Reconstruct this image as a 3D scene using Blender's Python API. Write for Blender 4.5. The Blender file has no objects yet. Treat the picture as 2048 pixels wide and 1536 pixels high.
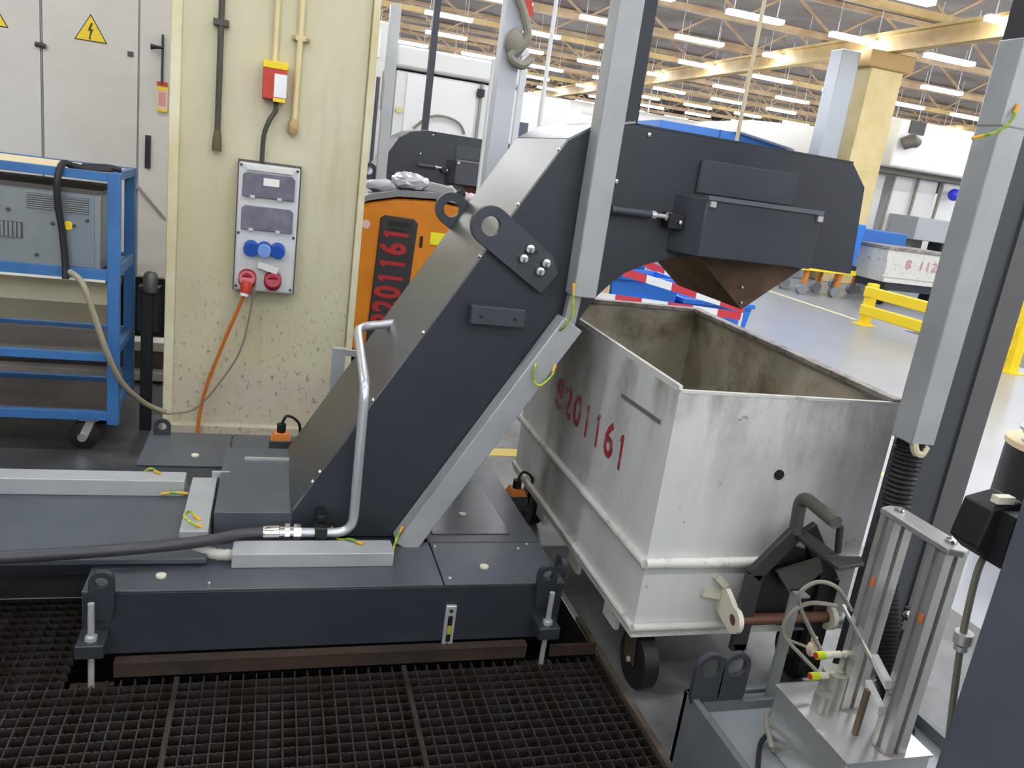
import bpy, math, random
from mathutils import Vector, Matrix
random.seed(7)
S = bpy.context.scene
COL = S.collection
# ------------------------------------------------------------------ camera, world, exposure
F_PX, YAW, PITCH, ROLL, EYE = 1600.0, 17.79, 15.07, -8.03, 1.5
def _cam():
    y, p, r = (math.radians(a) for a in (YAW, PITCH, ROLL))
    f = Vector((math.sin(y)*math.cos(p), math.cos(y)*math.cos(p), -math.sin(p)))
    rt = Vector((math.cos(y), -math.sin(y), 0)); up = rt.cross(f)
    R = rt*math.cos(r)-up*math.sin(r); U = up*math.cos(r)+rt*math.sin(r)
    cd = bpy.data.cameras.new('camera'); cd.sensor_width = 36; cd.lens = F_PX/2048*36
    cd.clip_start = .02; cd.clip_end = 300
    c = bpy.data.objects.new('camera', cd); COL.objects.link(c)
    m = Matrix((R, U, -f)).transposed().to_4x4(); m.translation = (0, 0, EYE)
    c.matrix_world = m; S.camera = c
_cam()
W = bpy.data.worlds.new('world'); S.world = W; W.use_nodes = True
W.node_tree.nodes['Background'].inputs[0].default_value = (.9, .95, 1, 1)
W.node_tree.nodes['Background'].inputs[1].default_value = .3
vs = S.view_settings; vs.view_transform = 'Standard'; vs.look = 'None'; vs.gamma = 1; vs.use_curve_mapping = False
vs.exposure = 1.5
LAMP = 15.0          # radiance of the fluorescent tubes
S.cycles.use_denoising = True
S.cycles.max_bounces = 5; S.cycles.diffuse_bounces = 3; S.cycles.glossy_bounces = 3
S.cycles.use_adaptive_sampling = True; S.cycles.adaptive_threshold = .06; S.cycles.adaptive_min_samples = 16
S.cycles.sample_clamp_indirect = 6

# ------------------------------------------------------------------ materials
MATS = {}
def srgb(h):
    if isinstance(h, str):
        h = h.lstrip('#'); c = [int(h[i:i+2], 16)/255 for i in (0, 2, 4)]
    else: c = h
    return tuple(x/12.92 if x <= .04045 else ((x+.055)/1.055)**2.4 for x in c)+(1,)
def mat(name, col, rough=.5, metal=0, var=0, col2=None, scale=8, detail=4, bump=0, stretch=(1, 1, 1), lo=.4, hi=.65, spec=.5, emit=0, coat=0, alpha=1, trans=0):
    if name in MATS: return MATS[name]
    m = bpy.data.materials.new(name); m.use_nodes = True; MATS[name] = m
    nt = m.node_tree; N = nt.nodes; L = nt.links; b = N['Principled BSDF']
    c1 = srgb(col); b.inputs['Base Color'].default_value = c1
    b.inputs['Roughness'].default_value = rough; b.inputs['Metallic'].default_value = metal
    b.inputs['Specular IOR Level'].default_value = spec; b.inputs['Coat Weight'].default_value = coat
    if trans: b.inputs['Transmission Weight'].default_value = trans
    if emit:
        b.inputs['Emission Color'].default_value = c1; b.inputs['Emission Strength'].default_value = emit
    if col2 is not None or bump or var:
        tc = N.new('ShaderNodeTexCoord'); mp = N.new('ShaderNodeMapping'); mp.inputs['Scale'].default_value = stretch
        L.new(tc.outputs['Object'], mp.inputs[0])
        nz = N.new('ShaderNodeTexNoise'); nz.inputs['Scale'].default_value = scale; nz.inputs['Detail'].default_value = detail
        nz.inputs['Roughness'].default_value = .65
        L.new(mp.outputs[0], nz.inputs['Vector'])
        if col2 is not None:
            cr = N.new('ShaderNodeValToRGB'); cr.color_ramp.elements[0].position = lo; cr.color_ramp.elements[1].position = hi
            cr.color_ramp.elements[0].color = c1; cr.color_ramp.elements[1].color = srgb(col2)
            L.new(nz.outputs['Fac'], cr.inputs[0]); L.new(cr.outputs[0], b.inputs['Base Color'])
        if var:
            mr = N.new('ShaderNodeMapRange'); mr.inputs['To Min'].default_value = max(0, rough-var); mr.inputs['To Max'].default_value = min(1, rough+var)
            L.new(nz.outputs['Fac'], mr.inputs[0]); L.new(mr.outputs[0], b.inputs['Roughness'])
        if bump:
            bp = N.new('ShaderNodeBump'); bp.inputs['Strength'].default_value = bump; bp.inputs['Distance'].default_value = .01
            L.new(nz.outputs['Fac'], bp.inputs['Height']); L.new(bp.outputs[0], b.inputs['Normal'])
    return m
def layered(name, base, layers, rough=.6, metal=0, bump=0):
    """base colour plus stain layers: (colour, noise scale, stretch, lo, hi, strength, z-range or None)"""
    m = mat(name, base, rough, metal); nt = m.node_tree; N = nt.nodes; L = nt.links; b = N['Principled BSDF']
    tc = N.new('ShaderNodeTexCoord'); prev = None; cur = srgb(base)
    sep = N.new('ShaderNodeSeparateXYZ'); L.new(tc.outputs['Object'], sep.inputs[0])
    for (c, sc, st, lo, hi, k, zr) in layers:
        mp = N.new('ShaderNodeMapping'); mp.inputs['Scale'].default_value = st
        mp.inputs['Location'].default_value = (random.random()*9, random.random()*9, random.random()*9)
        L.new(tc.outputs['Object'], mp.inputs[0])
        nz = N.new('ShaderNodeTexNoise'); nz.inputs['Scale'].default_value = sc; nz.inputs['Detail'].default_value = 6; nz.inputs['Roughness'].default_value = .65
        L.new(mp.outputs[0], nz.inputs['Vector'])
        mr = N.new('ShaderNodeMapRange'); mr.inputs['From Min'].default_value = lo; mr.inputs['From Max'].default_value = hi
        mr.inputs['To Max'].default_value = k; L.new(nz.outputs['Fac'], mr.inputs[0]); fac = mr.outputs[0]
        if zr:
            ax, a0, a1 = zr
            m2 = N.new('ShaderNodeMapRange'); m2.inputs['From Min'].default_value = a0; m2.inputs['From Max'].default_value = a1
            L.new(sep.outputs[ax], m2.inputs[0])
            mu = N.new('ShaderNodeMath'); mu.operation = 'MULTIPLY'; L.new(fac, mu.inputs[0]); L.new(m2.outputs[0], mu.inputs[1]); fac = mu.outputs[0]
        mx = N.new('ShaderNodeMix'); mx.data_type = 'RGBA'
        L.new(fac, mx.inputs[0])
        if prev is None: mx.inputs[6].default_value = cur
        else: L.new(prev, mx.inputs[6])
        mx.inputs[7].default_value = srgb(c); prev = mx.outputs[2]
        last = nz
    L.new(prev, b.inputs['Base Color'])
    if bump:
        bp = N.new('ShaderNodeBump'); bp.inputs['Strength'].default_value = bump; bp.inputs['Distance'].default_value = .01
        L.new(last.outputs['Fac'], bp.inputs['Height']); L.new(bp.outputs[0], b.inputs['Normal'])
    return m

anth = mat('anthracite_paint', '#30343b', .42, 0, .08, '#2a2f36', 3, bump=.02)
anth2 = mat('anthracite_cover', '#3c4047', .45, 0, .05)
deckm = mat('deck_sheet', '#53585e', .34, 0, .1, '#474c53', 2.5)
deckshine = mat('oily_deck_sheet', '#565b60', .22, 0, .1, '#484d52', 4)
steel = mat('brushed_steel', '#8b8c8d', .36, 1, .07, scale=6, stretch=(1, 60, 1), bump=.02)
zinc = mat('zinc_steel', '#c9cac6', .35, .5, .1)
alu = mat('trunking_grey', '#abaeae', .42, .15, .05, '#a2a5a6', 5)
aluprof = mat('aluminium_profile', '#bcbbb6', .35, .55, .06, '#aaa8a2', 5)
stainless = mat('stainless_sheet', '#cfd0cd', .25, .7, .08)
chrome = mat('bolt_chrome', '#d5d6d4', .2, 1)
black = mat('black_plastic', '#141416', .5)
rubber = mat('black_rubber', '#1b1b1e', .55)
hosem = mat('hose_rubber', '#3b3b40', .35)
gratm = mat('rusty_grating', '#3d3834', .5, .3, .1, '#2b221c', 9)
rust = mat('rusty_plate', '#3b2c20', .75, 0, 0, '#271d16', 6, bump=.1)
chutem = mat('brown_chute', '#6a4f35', .6, .1, .1, '#4a382a', 7)
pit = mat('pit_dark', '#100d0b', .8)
white = mat('machine_white', '#dcdcd8', .45)
cabw = mat('cabinet_white', '#d6d2ca', .5, 0, 0, '#cfcac2', 2)
seam = mat('seam_grey', '#8f8d89', .6)
binw = layered('bin_paint', '#d8d9d6', [('#b5b4a8', 5, (1, 1, .25), .45, .78, .6, None), ('#6b5c40', 6, (1, 1, .4), .46, .7, .8, (2, .6, .97)), ('#55534d', 2.0, (1, .8, .5), .42, .6, .9, (1, -.1, .3)), ('#7c4a30', 26, (1, 1, 1), .66, .74, .8, None)], .5, 0, .05)
binin = layered('bin_inside', '#b8b09c', [('#4a4538', 2.5, (1, 1, 1), .48, .66, .9, None), ('#77592f', 5, (1, 1, 1), .5, .7, .7, None)], .65, 0, .1)
binrib = layered('bin_rib_paint', '#d6d5cc', [('#7a6a4d', 14, (1, 1, 1), .55, .72, .7, None)], .5)
rimm = layered('bin_rim', '#a19a92', [('#5a4c42', 18, (1, 1, 1), .42, .62, .8, None)], .55)
cream = layered('column_paint', '#d0caab', [('#bcb386', 2.0, (1, 1, .45), .4, .75, .7, None), ('#a3925e', 2.2, (2, 1, .22), .55, .8, .6, None), ('#c7bda8', 4, (1, 1, 1), .3, .5, .9, (2, .42, .3)), ('#6a5b3e', 48, (1, 1, .7), .57, .68, .7, (2, 1.05, .5))], .55, 0, .06)
blue = mat('cart_blue', '#3a72ab', .45, 0, .05, '#34669b', 4)
bluebox = mat('tote_blue', '#2d78d8', .42)
oxblue = mat('machine_blue', '#2f6bb5', .45)
beige = mat('beige_board', '#d8c79c', .6)
metalgrey = mat('instrument_grey', '#8f9593', .4, .4, .06, '#838a8b', 3)
yellow = mat('safety_yellow', '#f2d21c', .45)
orange = mat('truck_orange', '#d98410', .4, 0, 0, '#c9770c', 3)
orangec = mat('orange_cable', '#d2742a', .5)
red = mat('switch_red', '#c23a24', .45)
redp = mat('red_marker_paint', '#a8303c', .6, 0, 0, '#b59a94', 22, lo=.5, hi=.62)
redsock = mat('socket_red', '#9c1f33', .4)
pink = mat('socket_red_lid', '#c05a62', .4)
bluesock = mat('socket_blue', '#1f52ad', .4)
bluelid = mat('socket_blue_lid', '#7fa6e8', .35)
smoke = mat('smoked_window', '#6a6474', .2, 0, 0, '#7d7886', 9, coat=.4)
boxgrey = mat('plastic_light_grey', '#cfd1cf', .45)
yg = mat('earth_wire', '#b9c02e', .5, 0, 0, '#6f9a2d', 30, lo=.45, hi=.55)
lug_y = mat('wire_lug', '#d8a51f', .45)
greyc = mat('grey_cable', '#8b8577', .55)
pale = mat('pale_cap', '#ddd8c2', .5)
wpipe = mat('silver_pipe', '#c9ccd0', .3, .6)
roofm = mat('roof_sheet', '#79726b', .7, 0, 0, '#5d524b', .6)
beamm = mat('beam_cream', '#d0b57c', .6, 0, 0, '#b39660', 1.5)
trussm = mat('truss_tan', '#bda37f', .6, 0, 0, '#9d8160', 1)
tubem = mat('fluorescent_tube', '#f6f9ff', .4, emit=LAMP)
lampm = mat('lamp_housing', '#e3e4e6', .4)
wallm = mat('hall_wall', '#c9c7c0', .7, 0, 0, '#b7b3aa', .5)
floorm = layered('hall_floor', '#95989d', [('#7d7f83', .8, (1, 1, 1), .45, .7, .6, None), ('#8a8278', 1.7, (1, 1, 1), .6, .75, .4, None)], .28)
floord = layered('oily_floor', '#55565a', [('#3a3836', 2.2, (1, 1, 1), .4, .62, .9, None), ('#6b675f', 5, (1, 1, 1), .55, .7, .6, None)], .38, 0, .05)
asphalt = mat('dark_floor', '#47494c', .5)
linem = mat('floor_line', '#d8cfa0', .6)
whitel = mat('white_line', '#d9dbdc', .6)
wood = mat('pallet_wood', '#c9a56a', .7, 0, 0, '#a98452', 6, stretch=(1, 12, 12))
bagm = mat('silver_film', '#c3c3c9', .2, .3, .1)

# ------------------------------------------------------------------ geometry helpers
class G:
    def __init__(s): s.v = []; s.f = []
    def add(s, v, f):
        n = len(s.v); s.v += [tuple(p) for p in v]; s.f += [tuple(i+n for i in q) for q in f]; return s
    def box(s, x0, x1, y0, y1, z0, z1):
        return s.add([(x0, y0, z0), (x1, y0, z0), (x1, y1, z0), (x0, y1, z0), (x0, y0, z1), (x1, y0, z1), (x1, y1, z1), (x0, y1, z1)],
                     [(0, 3, 2, 1), (4, 5, 6, 7), (0, 1, 5, 4), (1, 2, 6, 5), (2, 3, 7, 6), (3, 0, 4, 7)])
    def poly(s, pts, ax, a0, a1):
        n = len(pts)
        mk = {'y': lambda p, a: (p[0], a, p[1]), 'x': lambda p, a: (a, p[0], p[1]), 'z': lambda p, a: (p[0], p[1], a)}[ax]
        A = sum(pts[i][0]*pts[(i+1) % n][1]-pts[(i+1) % n][0]*pts[i][1] for i in range(n))
        if (A < 0) == (ax != 'y'): pts = pts[::-1]
        v = [mk(p, a0) for p in pts]+[mk(p, a1) for p in pts]
        f = [tuple(range(n))[::-1], tuple(range(n, 2*n))]+[(i, (i+1) % n, n+(i+1) % n, n+i) for i in range(n)]
        return s.add(v, f)
    def holed(s, pts, c, r, ax, a0, a1, n=28):
        """flat plate, outline pts, round hole at c"""
        def cast(t):
            d = (math.cos(t), math.sin(t)); best = None
            for i in range(len(pts)):
                p, q = pts[i], pts[(i+1) % len(pts)]
                ex, ey = q[0]-p[0], q[1]-p[1]; den = d[0]*ey-d[1]*ex
                if abs(den) < 1e-12: continue
                px, py = p[0]-c[0], p[1]-c[1]
                k = (px*ey-py*ex)/den; u = (px*d[1]-py*d[0])/den
                if k > 0 and -1e-9 <= u <= 1+1e-9 and (best is None or k > best): best = k
            return (c[0]+d[0]*best, c[1]+d[1]*best)
        ang = [2*math.pi*i/n for i in range(n)]
        o = [cast(t) for t in ang]; h = [(c[0]+r*math.cos(t), c[1]+r*math.sin(t)) for t in ang]
        mk = {'y': lambda p, a: (p[0], a, p[1]), 'x': lambda p, a: (a, p[0], p[1]), 'z': lambda p, a: (p[0], p[1], a)}[ax]
        v = [mk(p, a0) for p in o]+[mk(p, a0) for p in h]+[mk(p, a1) for p in o]+[mk(p, a1) for p in h]
        f = []
        for i in range(n):
            j = (i+1) % n
            f += [(i, j, n+j, n+i), (2*n+j, 2*n+i, 3*n+i, 3*n+j), (j, i, 2*n+i, 2*n+j), (n+i, n+j, 3*n+j, 3*n+i)]
        return s.add(v, f)
    def tube(s, path, r, n=10, cap=True):
        P = [Vector(p) for p in path]; m = len(P)
        rr = r if isinstance(r, (list, tuple)) else [r]*m
        T = [(P[min(i+1, m-1)]-P[max(i-1, 0)]).normalized() for i in range(m)]
        a = Vector((0, 0, 1)) if abs(T[0].z) < .9 else Vector((1, 0, 0))
        u = T[0].cross(a).normalized(); v = []; f = []
        for i in range(m):
            u = (u-T[i]*u.dot(T[i])).normalized(); w = T[i].cross(u)
            for k in range(n):
                t = 2*math.pi*k/n; v.append(P[i]+(u*math.cos(t)+w*math.sin(t))*rr[i])
        for i in range(m-1):
            for k in range(n):
                k2 = (k+1) % n; f.append((i*n+k, i*n+k2, (i+1)*n+k2, (i+1)*n+k))
        if cap: f += [tuple(range(n))[::-1], tuple(range((m-1)*n, m*n))]
        return s.add(v, f)
    def cyl(s, p0, p1, r, n=16): return s.tube([p0, p1], r, n)
    def sphere(s, c, r, n=12, m=8, sc=(1, 1, 1)):
        v = [(c[0], c[1], c[2]-r*sc[2])]
        for j in range(1, m):
            t = math.pi*j/m
            for k in range(n):
                q = 2*math.pi*k/n; v.append((c[0]+r*sc[0]*math.sin(t)*math.cos(q), c[1]+r*sc[1]*math.sin(t)*math.sin(q), c[2]-r*sc[2]*math.cos(t)))
        v.append((c[0], c[1], c[2]+r*sc[2])); f = []
        for k in range(n): f.append((0, 1+(k+1) % n, 1+k))
        for j in range(m-2):
            for k in range(n): f.append((1+j*n+k, 1+j*n+(k+1) % n, 1+(j+1)*n+(k+1) % n, 1+(j+1)*n+k))
        L = len(v)-1
        for k in range(n): f.append((L, 1+(m-2)*n+k, 1+(m-2)*n+(k+1) % n))
        return s.add(v, f)
    def bar(s, p0, p1, w, side, d):
        """box bar from p0 to p1; w = width across (perpendicular to 'side'), d = depth along 'side'"""
        p0, p1 = Vector(p0), Vector(p1); t = (p1-p0).normalized(); sd = Vector(side).normalized(); u = t.cross(sd).normalized()*w/2; q = sd*d/2
        v = [p0-u-q, p0+u-q, p0+u+q, p0-u+q, p1-u-q, p1+u-q, p1+u+q, p1-u+q]
        return s.add(v, [(0, 3, 2, 1), (4, 5, 6, 7), (0, 1, 5, 4), (1, 2, 6, 5), (2, 3, 7, 6), (3, 0, 4, 7)])
    def move(s, d): s.v = [(a+d[0], b+d[1], c+d[2]) for a, b, c in s.v]; return s
    def mesh(s, name, smooth=True):
        me = bpy.data.meshes.new(name); me.from_pydata(s.v, [], s.f); me.validate(); me.update()
        if smooth: me.shade_smooth(); me.set_sharp_from_angle(angle=math.radians(38))
        return me
def spline(P, k=6):
    P = [Vector(p) for p in P]; out = []
    for i in range(len(P)-1):
        a, b, c, d = P[max(i-1, 0)], P[i], P[i+1], P[min(i+2, len(P)-1)]
        for j in range(k):
            t = j/k; out.append(.5*((2*b)+(c-a)*t+(2*a-5*b+4*c-d)*t*t+(3*b-a-3*c+d)*t*t*t))
    return out+[P[-1]]
def rbend(P, r=.04, k=5):
    """polyline with rounded corners"""
    P = [Vector(p) for p in P]; out = [P[0]]
    for i in range(1, len(P)-1):
        a, b, c = P[i-1], P[i], P[i+1]; d0 = (a-b); d1 = (c-b); q = min(r, d0.length*.49, d1.length*.49)
        s0 = b+d0.normalized()*q; s1 = b+d1.normalized()*q
        for j in range(k+1):
            t = j/k; out.append(s0*(1-t)**2+b*2*t*(1-t)+s1*t*t)
    return out+[P[-1]]
def tag(o, label=None, cat=None, group=None, kind=None):
    if label: o['label'] = label
    if cat: o['category'] = cat
    if group: o['group'] = group
    if kind: o['kind'] = kind
    return o
def thing(name, label, cat, loc=(0, 0, 0), rotz=0, group=None):
    o = bpy.data.objects.new(name, None); o.empty_display_size = .1; COL.objects.link(o)
    o.location = loc; o.rotation_euler = (0, 0, rotz); return tag(o, label, cat, group)
def root_of(o):
    while o.parent: o = o.parent
    return o
def part(name, g, m, parent, label=None, bev=0, local=False, smooth=True, kind=None):
    """mesh object; geometry given in world coordinates (unless local) and re-based on the thing's origin"""
    if not local and parent is not None:
        L = root_of(parent).location; g.move((-L[0], -L[1], -L[2]))
    o = bpy.data.objects.new(name, g.mesh(name, smooth)); COL.objects.link(o)
    if isinstance(m, (list, tuple)):
        for q in m: o.data.materials.append(q)
    else: o.data.materials.append(m)
    if parent is not None: o.parent = parent
    if bev:
        b = o.modifiers.new('bevel', 'BEVEL'); b.width = bev; b.segments = 2; b.limit_method = 'ANGLE'
    return tag(o, label, kind=kind)
def single(name, g, m, label, cat, group=None, bev=0, base=None):
    """one-mesh thing, origin at its base"""
    if base is None:
        xs = [p[0] for p in g.v]; ys = [p[1] for p in g.v]; zs = [p[2] for p in g.v]
        base = ((min(xs)+max(xs))/2, (min(ys)+max(ys))/2, min(zs))
    g.move((-base[0], -base[1], -base[2]))
    o = part(name, g, m, None, bev=bev); o.location = base
    return tag(o, label, cat, group)
def struct(name, g, m, bev=0): return tag(part(name, g, m, None, bev=bev), kind='structure')
def copy_tree(o, parent=None):
    c = o.copy(); COL.objects.link(c); c.parent = parent
    for ch in o.children: copy_tree(ch, c)
    return c
def text(name, s, size, m, parent, M, depth=.0006, label=None, sx=1, bold=0):
    """painted figures, one part per figure"""
    step = size*.60*sx; L = root_of(parent).location
    for k, ch in enumerate(s):
        if ch == ' ': continue
        if bold and ch == '1':
            w = bold*size
            g = G().poly([(-w, -.35*size), (w, -.35*size), (w, .35*size), (-w, .35*size), (-w*2.6, .2*size), (-w, .2*size)], 'z', -depth, depth)
            me = g.mesh(name, False)
        else: me = None
        cu = bpy.data.curves.new(name, 'FONT'); cu.body = ch; cu.size = size; cu.extrude = depth; cu.align_x = 'CENTER'; cu.align_y = 'CENTER'; cu.offset = bold*size*.45
        cu.resolution_u = 3
        tmp = bpy.data.objects.new('tmp', cu); COL.objects.link(tmp); bpy.context.view_layer.update()
        me = me or bpy.data.meshes.new_from_object(tmp.evaluated_get(bpy.context.evaluated_depsgraph_get()))
        bpy.data.objects.remove(tmp); bpy.data.curves.remove(cu)
        me.transform(Matrix.Translation((-L[0], -L[1], -L[2])) @ M @ Matrix.Translation(((k-(len(s)-1)/2)*step, 0, 0)) @ Matrix.Diagonal((sx, 1, 1, 1)))
        me.materials.clear(); me.materials.append(m)
        o = bpy.data.objects.new(name, me); COL.objects.link(o); o.parent = parent; tag(o, label)
def frame(o, ex, ey):
    """matrix with text x axis ex, y axis ey, at o"""
    ex, ey = Vector(ex).normalized(), Vector(ey).normalized(); ez = ex.cross(ey)
    m = Matrix((ex, ey, ez)).transposed().to_4x4(); m.translation = o; return m

# ------------------------------------------------------------------ the hall
PX0, PX1, PY0, PY1 = -.86, 1.09, .9, 2.52          # grating pit
g = G()
for (a, b, c, d) in ((-14, PX0, -24, 66), (PX1, 46, -24, 66), (PX0, PX1, -24, PY0), (PX0, PX1, PY1, 66)):
    g.add([(a, c, 0), (b, c, 0), (b, d, 0), (a, d, 0)], [(0, 1, 2, 3)])
struct('floor', g, floorm)
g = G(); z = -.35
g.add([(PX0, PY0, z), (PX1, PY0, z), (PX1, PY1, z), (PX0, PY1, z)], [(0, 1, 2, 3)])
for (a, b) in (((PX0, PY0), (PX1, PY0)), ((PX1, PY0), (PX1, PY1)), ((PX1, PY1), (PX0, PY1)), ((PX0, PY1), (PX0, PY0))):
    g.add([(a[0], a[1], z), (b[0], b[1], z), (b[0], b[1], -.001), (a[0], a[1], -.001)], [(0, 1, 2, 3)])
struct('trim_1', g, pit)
struct('trim_2', G().box(-6, .44, 2.519, 9, 0, .003), floord)                       # oily floor behind the conveyor
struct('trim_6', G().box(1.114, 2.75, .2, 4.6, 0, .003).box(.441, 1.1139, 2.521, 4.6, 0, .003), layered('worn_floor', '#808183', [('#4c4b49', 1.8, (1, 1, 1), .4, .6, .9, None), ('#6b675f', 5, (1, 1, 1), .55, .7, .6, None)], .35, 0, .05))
struct('trim_3', G().box(8.75, 14.5, 5, 9.3, 0, .003), asphalt)
struct('trim_7', G().box(.97, 1.6, 3.86, 3.97, 0, .005), mat('yellow_line', '#c9b25c', .6))
struct('trim_4', G().add([(8.35, 9.9, .002), (8.45, 9.9, .002), (8.75, 22, .002), (8.6, 22, .002)], [(0, 1, 2, 3)]), linem)
struct('trim_5', G().add([(3.55, 3.82, .002), (3.62, 3.88, .002), (4.30, 2.74, .002), (4.22, 2.68, .002)], [(0, 1, 2, 3)]), linem)
struct('ceiling', G().box(-14, 46, -24, 66, 6.1, 6.2), roofm)
struct('wall_left', G().box(-14.2, -14, -24, 66, 0, 6.1), wallm)
struct('wall_right', G().box(46, 46.2, -24, 66, 0, 6.1), wallm)
struct('wall_back', G().box(-14, 46, 66, 66.2, 0, 6.1), wallm)
struct('wall_front', G().box(-14, 46, -24.2, -24, 0, 6.1), wallm)
# fluorescent fixtures
lamp = thing('ceiling_light', 'white fluorescent batten light hanging under the roof in rows', 'light', (0, 0, 5), 0, 'fluorescent lights under the roof')
part('housing', G().poly([(-.05, .07), (.05, .07), (.09, .045), (-.09, .045)], 'x', -.64, .64).box(-.5, -.49, -.01, .01, .06, 1.1).box(.49, .5, -.01, .01, .06, 1.1), lampm, lamp, local=True)
part('tube', G().box(-.62, .62, -.10, .10, -.03, .045), tubem, lamp, local=True)
first = True
for j in range(-6, 13):  # rows behind the camera are unseen, added to brighten surfaces facing it
    for i in range(-2, 13):
        x, y = -.85+2.45*i+(.6 if j % 2 else 0), 1.9+3.4*j
        if y > 62: continue
        o = lamp if first else copy_tree(lamp); first = False
        o.location = (x, y, 5)
# roof girders along Y, trusses along X
for k, (x, lab) in enumerate(((11.9, 'cream roof girder resting on the far column'), (24.0, 'cream roof girder beyond the far column'))):
    single('roof_girder', G().box(x-.12, x+.12, -24, 66, 4.78, 4.84).box(x-.02, x+.02, -24, 66, 4.84, 5.12).box(x-.12, x+.12, -24, 66, 5.12, 5.18), beamm, lab, 'beam', 'roof girders')
dg = G().bar((0, 0, 0), (1.2, 0, .74), .05, (0, 1, 0), .05); dg2 = G().bar((1.2, 0, .74), (2.4, 0, 0), .05, (0, 1, 0), .05)
dme, dme2 = dg.mesh('diagonal'), dg2.mesh('diagonal')
for q in (dme, dme2): q.materials.append(trussm)
ORD = ['first', 'second', 'third', 'fourth', 'fifth', 'sixth', 'seventh', 'eighth', 'ninth', 'tenth', 'eleventh', 'twelfth', 'thirteenth', 'fourteenth', 'fifteenth', 'sixteenth']
for k in range(10):
    y = 13.8+3.4*k
    t = thing('roof_truss', '%s tan roof truss counted from the nearest one in view' % ORD[k], 'truss', (0, y, 5.22), 0, 'roof trusses')
    part('bottom_chord', G().box(-12, 45, y-.07, y+.07, 5.22, 5.36), trussm if k % 3 else beamm, t)
    part('top_chord', G().box(-12, 45, y-.05, y+.05, 5.97, 6.07), trussm, t)
    if k < 6:
        for i in range(0, 12):
            for me in (dme, dme2):
                o = bpy.data.objects.new('diagonal', me); COL.objects.link(o); o.parent = t; o.location = (i*2.4, 0, .1)
    else:
        g = G()
        for i in range(0, 17): g.bar((i*2.4, y, 5.32), (i*2.4+1.2, y, 6.0), .05, (0, 1, 0), .05).bar((i*2.4+1.2, y, 6.0), (i*2.4+2.4, y, 5.32), .05, (0, 1, 0), .05)
        part('web', g, trussm, t, kind='stuff')

# ------------------------------------------------------------------ floor grating in front of the tank
PIT = .0356
def serrated(n):
    top = []
    for i in range(2*n):
        x = i*PIT/2; top += [(x, 0), (x+PIT*.36, 0), (x+PIT*.39, -.003), (x+PIT*.47, -.003)]
    top.append((2*n*PIT/2, 0))
    return G().poly([(0, -.026)]+top+[(n*PIT, -.026)], 'y', -.002, .002).mesh('bearing_bar', False)
def bar_mesh(L): return G().box(-.002, .002, 0, L, -.024, -.0015).mesh('cross_bar', False)
m18, m10 = serrated(18), serrated(10)
cY = {}
def grating(x0, n, label, yend=lambda x: 2.085, ext=0):
    t = thing('floor_grating', label, 'grating', (x0, .95, 0), 0, 'steel gratings over the pit')
    def put(nm, me, x, y):
        if not me.materials: me.materials.append(gratm)
        o = bpy.data.objects.new(nm, me); COL.objects.link(o); o.parent = t; o.location = (x, y, 0)
    for i in range(1, n):
        x = i*PIT; L = yend(x0+x)-.95; L = round(L, 3)
        if L not in cY: cY[L] = bar_mesh(L)
        put('cross_bar', cY[L], x, 0)
    k = 1
    while .95+k*PIT < 2.085: put('bearing_bar', m18, 0, k*PIT); k += 1
    while ext and .95+k*PIT < ext: put('bearing_bar', m10, 0, k*PIT); k += 1
    W_ = n*PIT; e = ext or 2.085
    part('end_frame', G().box(x0, x0+.007, .95, e, -.026, .001).box(x0+W_-.007, x0+W_, .95, 2.085, -.026, .001).box(x0, x0+W_, .945, .95, -.026, .001), gratm, t)
grating(-.19-18*PIT, 18, 'rusty steel floor grating at the left beside the tank foot', lambda x: 2.5 if x < -.19-8.2*PIT else 2.085, 2.5)
grating(-.19, 18, 'rusty steel floor grating in the middle in front of the tank')
grating(-.19+18*PIT, 18, 'rusty steel floor grating at the right end beside the kerb')
single('kerb_angle', G().box(1.092, 1.112, .9, 2.3, -.02, .012), mat('kerb_steel', '#6d6052', .6, .3, 0, '#4a3d30', 8), 'narrow rusty steel kerb angle along the right edge of the grating', 'kerb')
t = thing('kick_plate', 'low brown rusty plate between the grating and the tank front', 'plate', (.25, 2.1, 0))
part('plate', G().box(-.355, .845, 2.095, 2.103, 0, .043).box(.925, 1.085, 2.095, 2.103, 0, .04), rust, t)
part('flange', G().box(-.355, .845, 2.09, 2.125, .043, .047), rust, t)

# ------------------------------------------------------------------ chip conveyor with its coolant tank
def wire(parent, pts, r=.004, lugs=True):
    w = part('earth_wire', G().tube(spline(pts, 5), r, 6), yg, parent, 'yellow and green earthing wire')
    if lugs:
        a, b = Vector(pts[0]), Vector(pts[1]); d = (b-a).normalized()*.016
        part('cable_lug', G().tube([a-d*.6, a+d], r*1.25, 6), lug_y, w)
        a, b = Vector(pts[-1]), Vector(pts[-2]); d = (b-a).normalized()*.016
        part('cable_lug', G().tube([a-d*.6, a+d], r*1.25, 6), lug_y, w)
    return w
def bolt(parent, p, ax, r=.012, h=.01, m=chrome, name='bolt'):
    p = Vector(p); a = Vector(ax).normalized()
    return part(name, G().tube([p, p+a*h*.4, p+a*h*.9, p+a*h], [r, r, r*.8, r*.3], 12), m, parent)
def eye(parent, cx, y0, y1, cz, R=.032, r=.017, zb=.2):
    o = [(cx-R, zb), (cx+R, zb)]+[(cx+R*math.cos(t), cz+R*math.sin(t)) for t in [math.pi*i/14 for i in range(15)]]
    return part('lifting_eye', G().holed(o, (cx, cz), r, 'y', y0, y1), anth, parent)
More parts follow.
